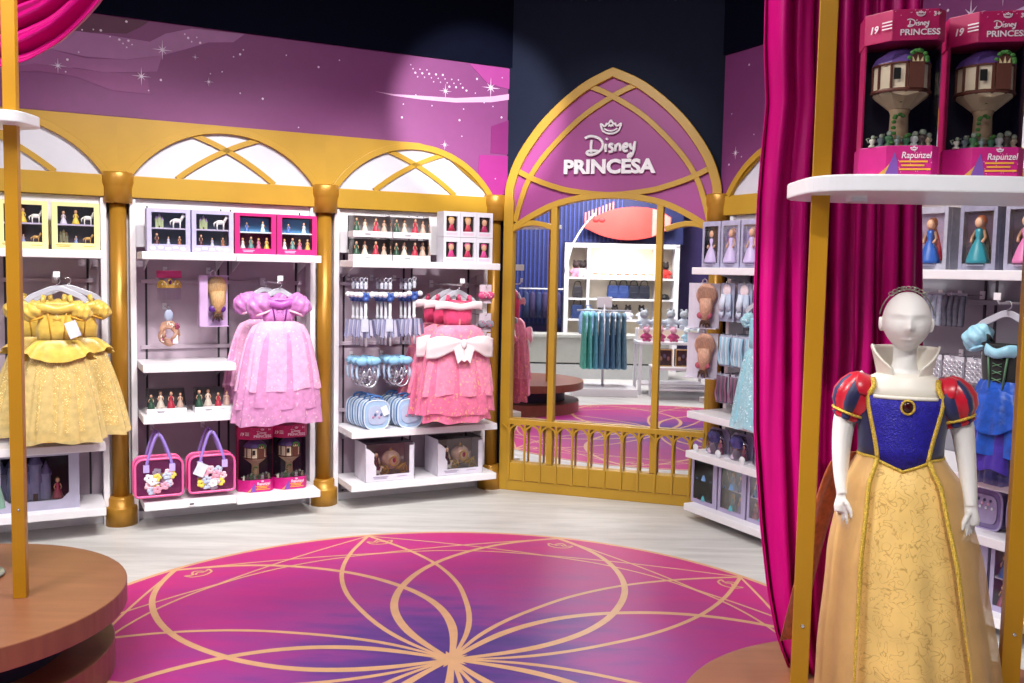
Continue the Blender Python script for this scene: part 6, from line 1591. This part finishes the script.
# ------------------------------------------------------------------ glass base on the left platform
t = thing('display_stand_base', 'round glass display base at the left edge of the platform', 'display base', 'W', -2.115, -3.58, .352)
mb = MB(); mb.lathe([(0, .0), (.11, .0), (.115, .004), (.115, .010), (.11, .014), (0, .014)], 40); mb.build('glass_disc', mat('green_grey_glass', '#8f9a90', .15, var=.05), t)
mb = MB(); mb.tube([(0, 0, .014), (0, 0, .50)], .009, 12); mb.build('rod', CHROME, t)
mb = MB(); mb.lathe([(.022, .014), (.018, .03), (.010, .034)], 16); mb.build('collar', CHROME, t)
t = thing('seafoam_skirt', 'seafoam green child skirt on the display stand at the left edge', 'skirt', 'W', -2.115, -3.58, .866)
mb = MB(); mb.sheet(lambda i, j: ((.045 + .075 * j ** .7 + .008 * j * sin(9 * 2 * pi * i)) * cos(2 * pi * i), (.045 + .075 * j ** .7 + .008 * j * sin(9 * 2 * pi * i)) * sin(2 * pi * i), .02 - .26 * j), 80, 12); mb.build('cloth', mat('seafoam_cloth', '#8fc0ae', .5, var=.12, bump=.2), t)
mb = MB(); mb.tube([(.047 * cos(2 * pi * k / 24), .047 * sin(2 * pi * k / 24), .02) for k in range(24)], .007, 6, closed=True); mb.build('waistband', mat('seafoam_band', '#6fa896', .5), t)
# ------------------------------------------------------------------ the shop behind the viewer, seen in the mirror
area('niche_fill_light', pos('B', -0.9, 0.02, 1.98), pos('B', -0.9, -0.25, 1.2), 0.5, 14, (1, 0.95, 0.85))
area('niche_fill_light', pos('B', -0.9, 1.3, 3.2), pos('B', -0.9, -0.2, 1.3), 0.6, 55, (1, 0.95, 0.88))  # added area light out in the room, brightens the niche from the front
CREAMW = mat('niche_cream', '#e6dcc4', .5, var=.03)
t = thing('display_niche', 'white framed display niche in the far back wall, seen in the mirror', 'display niche', 'B', 0, 0, 0)
mb = MB()
for a in ((-1.83, -1.76, .0, 2.06), (-.04, .03, .0, 2.06)): mb.box(a[0], a[1], -.02, .38, a[2], a[3])
mb.box(-1.83, .03, -.02, .38, 2.0, 2.07); mb.build('frame', WHITE, t, bevel=.004)
mb = MB(); mb.box(-1.80, 0, .36, .38, .0, 2.02); mb.build('back_panel', CREAMW, t)
for z in (1.52, 1.18, .84): mb = MB(); mb.box(-1.76, -.04, .02, .36, z - .03, z); mb.build('shelf', WHITE, t)
mb = MB(); mb.box(-.38, -.34, .0, .36, 0, 2.0); mb.box(-1.50, -1.46, .0, .36, 0, 2.0); mb.build('divider', WHITE, t)
mb = MB(); mb.tube([(x, -.03, z) for x, z in spline([(.02, 1.62), (-.10, 2.05), (-.28, 2.36), (-.46, 2.56)], 8)], .016, 8); mb.build('curved_edge', WHITE, t)
t = thing('ribbed_panel', 'midnight blue ribbed wall panel above the niche, seen in the mirror', 'wall panel', 'B', 0, -.10, 0)
mb = MB(); mb.box(-1.9, .9, .02, .04, 2.08, 3.4); mb.box(.04, .9, .02, .04, .7, 2.08); mb.build('backing', mat('midnight_blue', '#1b2258', .6, var=.1), t)
mb = MB()
for k in range(26):
    x = .86 - .07 * k; mb.box(x - .012, x + .012, -.01, .02, 2.10 if x < .03 else .75, 3.38)
mb.build('rib', mat('rib_blue', '#2b3a86', .5, var=.1), t)
t = thing('leaf_sign', 'coral red leaf-shaped sign over the niche, seen in the mirror', 'sign', 'B', 0, .05, 0)
topc = spline([(-.26, 2.32), (-.42, 2.48), (-.75, 2.62), (-1.1, 2.66), (-1.45, 2.62), (-1.66, 2.50)], 6); botc = spline([(-1.66, 2.34), (-1.4, 2.20), (-1.0, 2.13), (-.6, 2.18), (-.26, 2.32)], 6)
mb = MB(); mb.prism(topc + botc, -.03, .01); mb.build('panel', mat('coral_red', '#d8443e', .45, var=.12, scale=3), t)
mb = MB(); mb.prism([(-1.36, 2.19), (-1.36, 2.635), (-1.45, 2.615), (-1.65, 2.50), (-1.65, 2.345), (-1.5, 2.25)], -.034, -.028); mb.build('pale_end', mat('salmon_pink', '#d89088', .45), t)
mb = MB()
for k in range(9): mb.box(-.30 - .055 * k, -.275 - .055 * k, .0, .02, 2.36 + .03 * k, 2.56 + .022 * k)
mb.build('slat', mat('coral_pale', '#d98078', .5), t)
mb = MB()
for s in (-1, 1): mb.sphere((-.50 + s * .05, -.034, 2.44), .05, .006, .04, 10, 6)
mb.build('bow_motif', cm('#b0282c', .4), t)
t = thing('counter', 'long pale grey counter in front of the niche, seen in the mirror', 'counter', 'B', -.35, .95, 0)
mb = MB(); mb.box(-1.15, 1.25, -.25, .25, .24, .62); mb.build('body', mat('counter_grey', '#a9aaa4', .5, var=.03), t)
mb = MB(); mb.box(-1.18, 1.28, -.28, .28, .62, .66); mb.build('top', mat('counter_top', '#b9bab4', .4, var=.03), t)
mb = MB(); mb.box(-1.14, 1.24, -.23, .23, .215, .24); mb.build('shadow_line', BLACK, t)  # black strip stands in for the shadow line above the plinth
mb = MB(); mb.box(-1.15, 1.25, -.26, .25, 0, .215); mb.build('plinth', mat('counter_plinth', '#b5b6b6', .5, var=.03), t)
def plush(fr, u, d, z, label, body, head, s=1.0, rz=0.0):
    t = thing('plush_toy', label, 'plush toy', fr, u, d, z, 'plush toys seen in the mirror', rz)
    mb = MB(); mb.sphere((0, 0, .07 * s), .065 * s, .05 * s, .07 * s, 12, 8)
    for q in (-1, 1): mb.tube([(q * .045 * s, 0, .10 * s), (q * .085 * s, -.02 * s, .06 * s)], [.022 * s, .020 * s], 8); mb.tube([(q * .035 * s, -.02 * s, .03 * s), (q * .045 * s, -.07 * s, .022 * s)], [.026 * s, .024 * s], 8)
    mb.build('body', cm(body, .8), t)
    mb = MB(); mb.sphere((0, -.005, .175 * s), .055 * s, .05 * s, .052 * s, 12, 8); mb.sphere((0, -.05 * s, .165 * s), .022 * s, .015 * s, .016 * s, 8, 6)
    mb.sphere((-.03 * s, .01, .225 * s), .018 * s, .01 * s, .02 * s, 8, 6); mb.sphere((.03 * s, .01, .225 * s), .018 * s, .01 * s, .02 * s, 8, 6); mb.build('head', cm(head, .8), t)
    return t
for k, (u, b, h_) in enumerate(((-.17, '#d98fa8', '#3a2a2c'), (-.28, '#e3d3d6', '#2f2426'), (-1.63, '#c23a36', '#2a2224'))):
    plush('B', u, -.14, 1.52, 'dark headed plush on the top niche shelf, %s in the mirror' % ('at the left end', 'second from the left', 'at the right end')[k], b, h_, 1.15)
for k in range(8):
    t = thing('mug', 'white mug on the mirrored niche shelf, %s from the right' % ('first', 'second', 'third', 'fourth', 'fifth', 'sixth', 'seventh', 'eighth')[k], 'mug', 'B', -1.40 + .13 * k, -.16, 1.52, 'white mugs seen in the mirror')
    mb = MB(); mb.lathe([(.035, 0), (.040, .01), (.040, .10), (.035, .10), (.034, .015), (0, .012)], 14); mb.build('cup', cm('#e6d6b8', .3), t)
    mb = MB(); mb.tube([(.038, 0, .08), (.062, 0, .075), (.062, 0, .035), (.038, 0, .03)], .006, 6); mb.build('handle', cm('#8a5a3a', .3), t)
    mb = MB(); mb.lathe([(.0405, .045), (.0405, .07)], 14, cap0=False, cap1=False); mb.build('stripe', cm('#6a3a30', .3), t)
def shoulder_bag(fr, u, d, z, label, c, s=1.0, group=None):
    t = thing('shoulder_bag', label, 'bag', fr, u, d, z, group)
    mb = MB(); mb.prism([(-.085 * s, 0), (.085 * s, 0), (.095 * s, .05 * s), (.08 * s, .22 * s), (-.08 * s, .22 * s), (-.095 * s, .05 * s)], -.04 * s, .04 * s); mb.build('body', cm(c, .6, var=.25), t, bevel=.015 * s)
    mb = MB(); mb.tube(spline([(-.06 * s, 0, .21 * s), (-.04 * s, 0, .29 * s), (.04 * s, 0, .29 * s), (.06 * s, 0, .21 * s)], 4), .008, 6); mb.build('strap', cm('#20242f', .5), t)
    mb = MB(); mb.box(-.06 * s, .06 * s, -.052 * s, -.04 * s, .03 * s, .11 * s); mb.build('pocket', cm(c, .5), t, bevel=.006)
for k in range(4): shoulder_bag('B', -.78 - .17 * k, -.13, 1.18, 'navy bag on the middle niche shelf, %s from the left in the mirror' % ('first', 'second', 'third', 'fourth')[k], '#243a74' if k < 2 else '#15182a', 1.0, 'navy bags seen in the mirror')
shoulder_bag('B', -.42 + .22, -.12, 1.18, 'small dark bag at the left of the middle niche shelf', '#2a2630', .9)
shoulder_bag('B', -.20, -.12, .84, 'navy bag on the lower niche shelf, left in the mirror', '#1f3566', 1.05)
for k in range(4): plush('B', -.60 - .22 * k, -.15, .84, 'pale plush on the lower niche shelf, %s from the left in the mirror' % ('first', 'second', 'third', 'fourth')[k], '#cfd0d8', '#35302f', 1.0)
t = thing('backpack', 'pale blue backpack on the grey counter, seen in the mirror', 'backpack', 'B', -.30, .95, .66)
mb = MB(); mb.lathe([(.13, 0), (.15, .04), (.15, .26), (.11, .36), (.02, .40)], 20, sy=.6); mb.build('body', cm('#7f9cc8', .6, var=.15), t)
mb = MB(); mb.lathe([(.09, .03), (.10, .06), (.10, .15), (.06, .19)], 16, (0, -.05, 0), sy=.5); mb.build('front_pocket', cm('#93aed4', .6), t)
mb = MB(); mb.tube([(-.04, 0, .38), (-.03, 0, .44), (.03, 0, .44), (.04, 0, .38)], .009, 6); mb.build('grab_handle', cm('#5f7cae', .6), t)
t = thing('cap', 'black peaked cap on the niche shelf, right in the mirror', 'cap', 'B', -1.63, -.14, 1.18)
mb = MB(); mb.lathe([(.085, 0), (.085, .03), (.06, .075), (.01, .09)], 16); mb.build('crown', BLACK, t)
mb = MB(); mb.prismz([(-.07, -.06), (.07, -.06), (.05, -.13), (-.05, -.13)], 0, .008); mb.build('peak', BLACK, t)
for k in range(6):
    t = thing('navy_garment', 'navy garment on the wall rail left of the niche in the mirror, %s' % ('first', 'second', 'third', 'fourth', 'fifth', 'sixth')[k], 'garment', 'B', .14 + .10 * k, .12, .85, 'navy garments seen in the mirror')
    mb = MB(); mb.loft([[(w_ * cos(2 * pi * q / 16), .05 * sin(2 * pi * q / 16), z) for q in range(16)] for z, w_ in ((0, .055), (.25, .05), (.38, .052), (.42, .02))]); mb.build('cloth', cm('#27325c' if k % 2 else '#3a2f58', .7), t)
    mb = MB(); mb.tube([(0, 0, .41), (0, 0, .47), (.015, 0, .485), (.03, 0, .47)], .004, 5); mb.build('hook', CHROME, t)
t = thing('wall_rail', 'white wall rail holding navy garments, seen in the mirror', 'rail', 'B', .40, .12, 1.32)
mb = MB(); mb.tube([(-.36, 0, 0), (.36, 0, 0)], .010, 8); mb.build('bar', WHITE, t)
for s in (-1, 1): mb = MB(); mb.tube([(s * .34, 0, 0), (s * .34, .17, 0)], .010, 8); mb.build('arm', WHITE, t)
# dress rack on a white base
RZ = math.radians(145)
def at145(x, y, name, label, cat, z=0.0, group=None):
    t = thing(name, label, cat, 'W', x, -y, z, group, RZ); return t
t = at145(-2.16, 1.50, 'dress_rack', 'white two-arm dress rack on a low square base, seen in the mirror', 'clothes rack')
mb = MB(); mb.box(-.42, .42, -.36, .36, 0.0, .10); mb.build('base', WHITE, t, bevel=.006)
mb = MB(); mb.tube([(0, 0, .10), (0, 0, 1.18)], .014, 10); mb.build('pole', STEEL, t)
for s in (-1, 1): mb = MB(); mb.tube([(0, s * .10, .10), (0, s * .10, 1.0)], .007, 8); mb.build('brace', STEEL, t)
mb = MB(); mb.tube([(-.36, 0, 1.10), (.36, 0, 1.10)], .011, 8); mb.build('rail', STEEL, t)
mb = MB(); mb.box(-.10, .10, -.012, .012, 1.14, 1.28); mb.build('sign_plate', WHITE, t, bevel=.003)
cs = ['#5fb8a8', '#69c0c0', '#6aa8c0', '#6d9cb8', '#5f86a8', '#5a7f9e', '#6f94ac', '#64889e']
ux, uy = cos(RZ), sin(RZ)
for k in range(8):
    o = -.26 + .075 * k
    t = at145(-2.16 + ux * -o, 1.50 + uy * -o, 'blue_dress', 'blue-green dress on the mirrored rack, %s from the left' % ('first', 'second', 'third', 'fourth', 'fifth', 'sixth', 'seventh', 'eighth')[k], 'dress', 1.10, 'blue-green dresses on the mirrored rack')
    mb = MB(); mb.sheet(lambda i, j: ((.024 + .018 * j + .007 * sin(6 * 2 * pi * i) * j) * cos(2 * pi * i), (.16 + .08 * j + .015 * sin(8 * 2 * pi * i) * j) * sin(2 * pi * i), -.10 - .66 * j), 60, 8); mb.build('skirt', mat('rack_cloth' + cs[k][1:], cs[k], .55, var=.2, scale=20), t)
    mb = MB(); mb.loft([[(.026 * cos(2 * pi * q / 14), w_ * sin(2 * pi * q / 14), z) for q in range(14)] for z, w_ in ((-.12, .16), (-.06, .17), (-.03, .05))]); mb.build('bodice', cm(cs[k], .5), t)
    mb = MB(); mb.tube([(0, 0, -.04), (0, 0, -.012), (0, .014, .012), (0, .0, .016)], .004, 5); mb.build('hook', CHROME, t)
def shop_table(x, y, w, dp, h, label):
    t = at145(x, y, 'display_table', label, 'table')
    mb = MB(); mb.box(-w / 2, w / 2, -dp / 2, dp / 2, h - .035, h); mb.build('top', WHITE, t, bevel=.004)
    for sx in (-1, 1):
        for sy in (-1, 1): mb = MB(); mb.box(sx * (w / 2 - .03) - .02, sx * (w / 2 - .03) + .02, sy * (dp / 2 - .03) - .02, sy * (dp / 2 - .03) + .02, 0, h - .035); mb.build('leg', WHITE, t, bevel=.003)
    mb = MB(); mb.box(-w / 2 + .05, w / 2 - .05, -dp / 2 + .05, dp / 2 - .05, .12, .14); mb.build('low_shelf', WHITE, t)
    return t
shop_table(-1.50, .82, .95, .55, .70, 'tall white display table with plush toys, seen in the mirror')
shop_table(-1.12, 1.28, .80, .45, .42, 'low white display table with gold framed boxes, seen in the mirror')
nx, ny = -sin(RZ), cos(RZ)
nm = ('first', 'second', 'third', 'fourth', 'fifth')
for k in range(5):
    o = .36 - .18 * k
    px_, py_ = -1.50 + ux * o, .82 + uy * o
    t = plush('W', px_ - nx * .14, -(py_ - ny * .14), .70, '%s plush in the front row on the mirrored table, %s from the left' % ('rose' if k < 3 else 'pale blue', nm[k]), '#b8487a' if k < 3 else '#a9cfe0', '#d9a0b4' if k < 3 else '#d6e2ea', .85, RZ)
    t = plush('W', px_ + nx * .10, -(py_ + ny * .10), .86, 'grey and white plush on the riser of the mirrored table, %s from the left' % nm[k], '#c3cdda', '#a9b0b8', 1.1, RZ)
t = at145(-1.50 + nx * .12, .82 + ny * .12, 'display_riser', 'white riser box on the mirrored table under grey plush', 'riser', .70)
mb = MB(); mb.box(-.46, .46, -.09, .09, 0, .16); mb.build('box', WHITE, t, bevel=.004); mb = MB(); mb.box(-.44, .44, -.094, -.09, .02, .14); mb.build('front_plate', CREAMW, t)
for k in range(3):
    o = .24 - .24 * k
    t = at145(-1.12 + ux * o, 1.28 + uy * o, 'framed_box', 'gold framed dark box on the low mirrored table, %s from the left' % nm[k], 'toy box', .42, 'gold framed boxes seen in the mirror')
    mb = MB(); mb.box(-.10, .10, -.05, .06, 0, .22); mb.build('box', cm('#3a1f26', .5, var=.3), t)
    mb = MB(); mb.band([(-.095, .006), (.095, .006), (.095, .214), (-.095, .214)], .018, -.056, -.048, closed=True); mb.build('frame', cm('#c9a060', .4), t)
    mb = MB()
    for q in range(3): mb.sphere((-.05 + .05 * q, -.052, .10 + .03 * (q % 2)), .02, .006, .03, 8, 6, q)
    mb.build('contents', [cm('#8a5a5a'), cm('#5a4a6a'), cm('#a07a5a')], t)
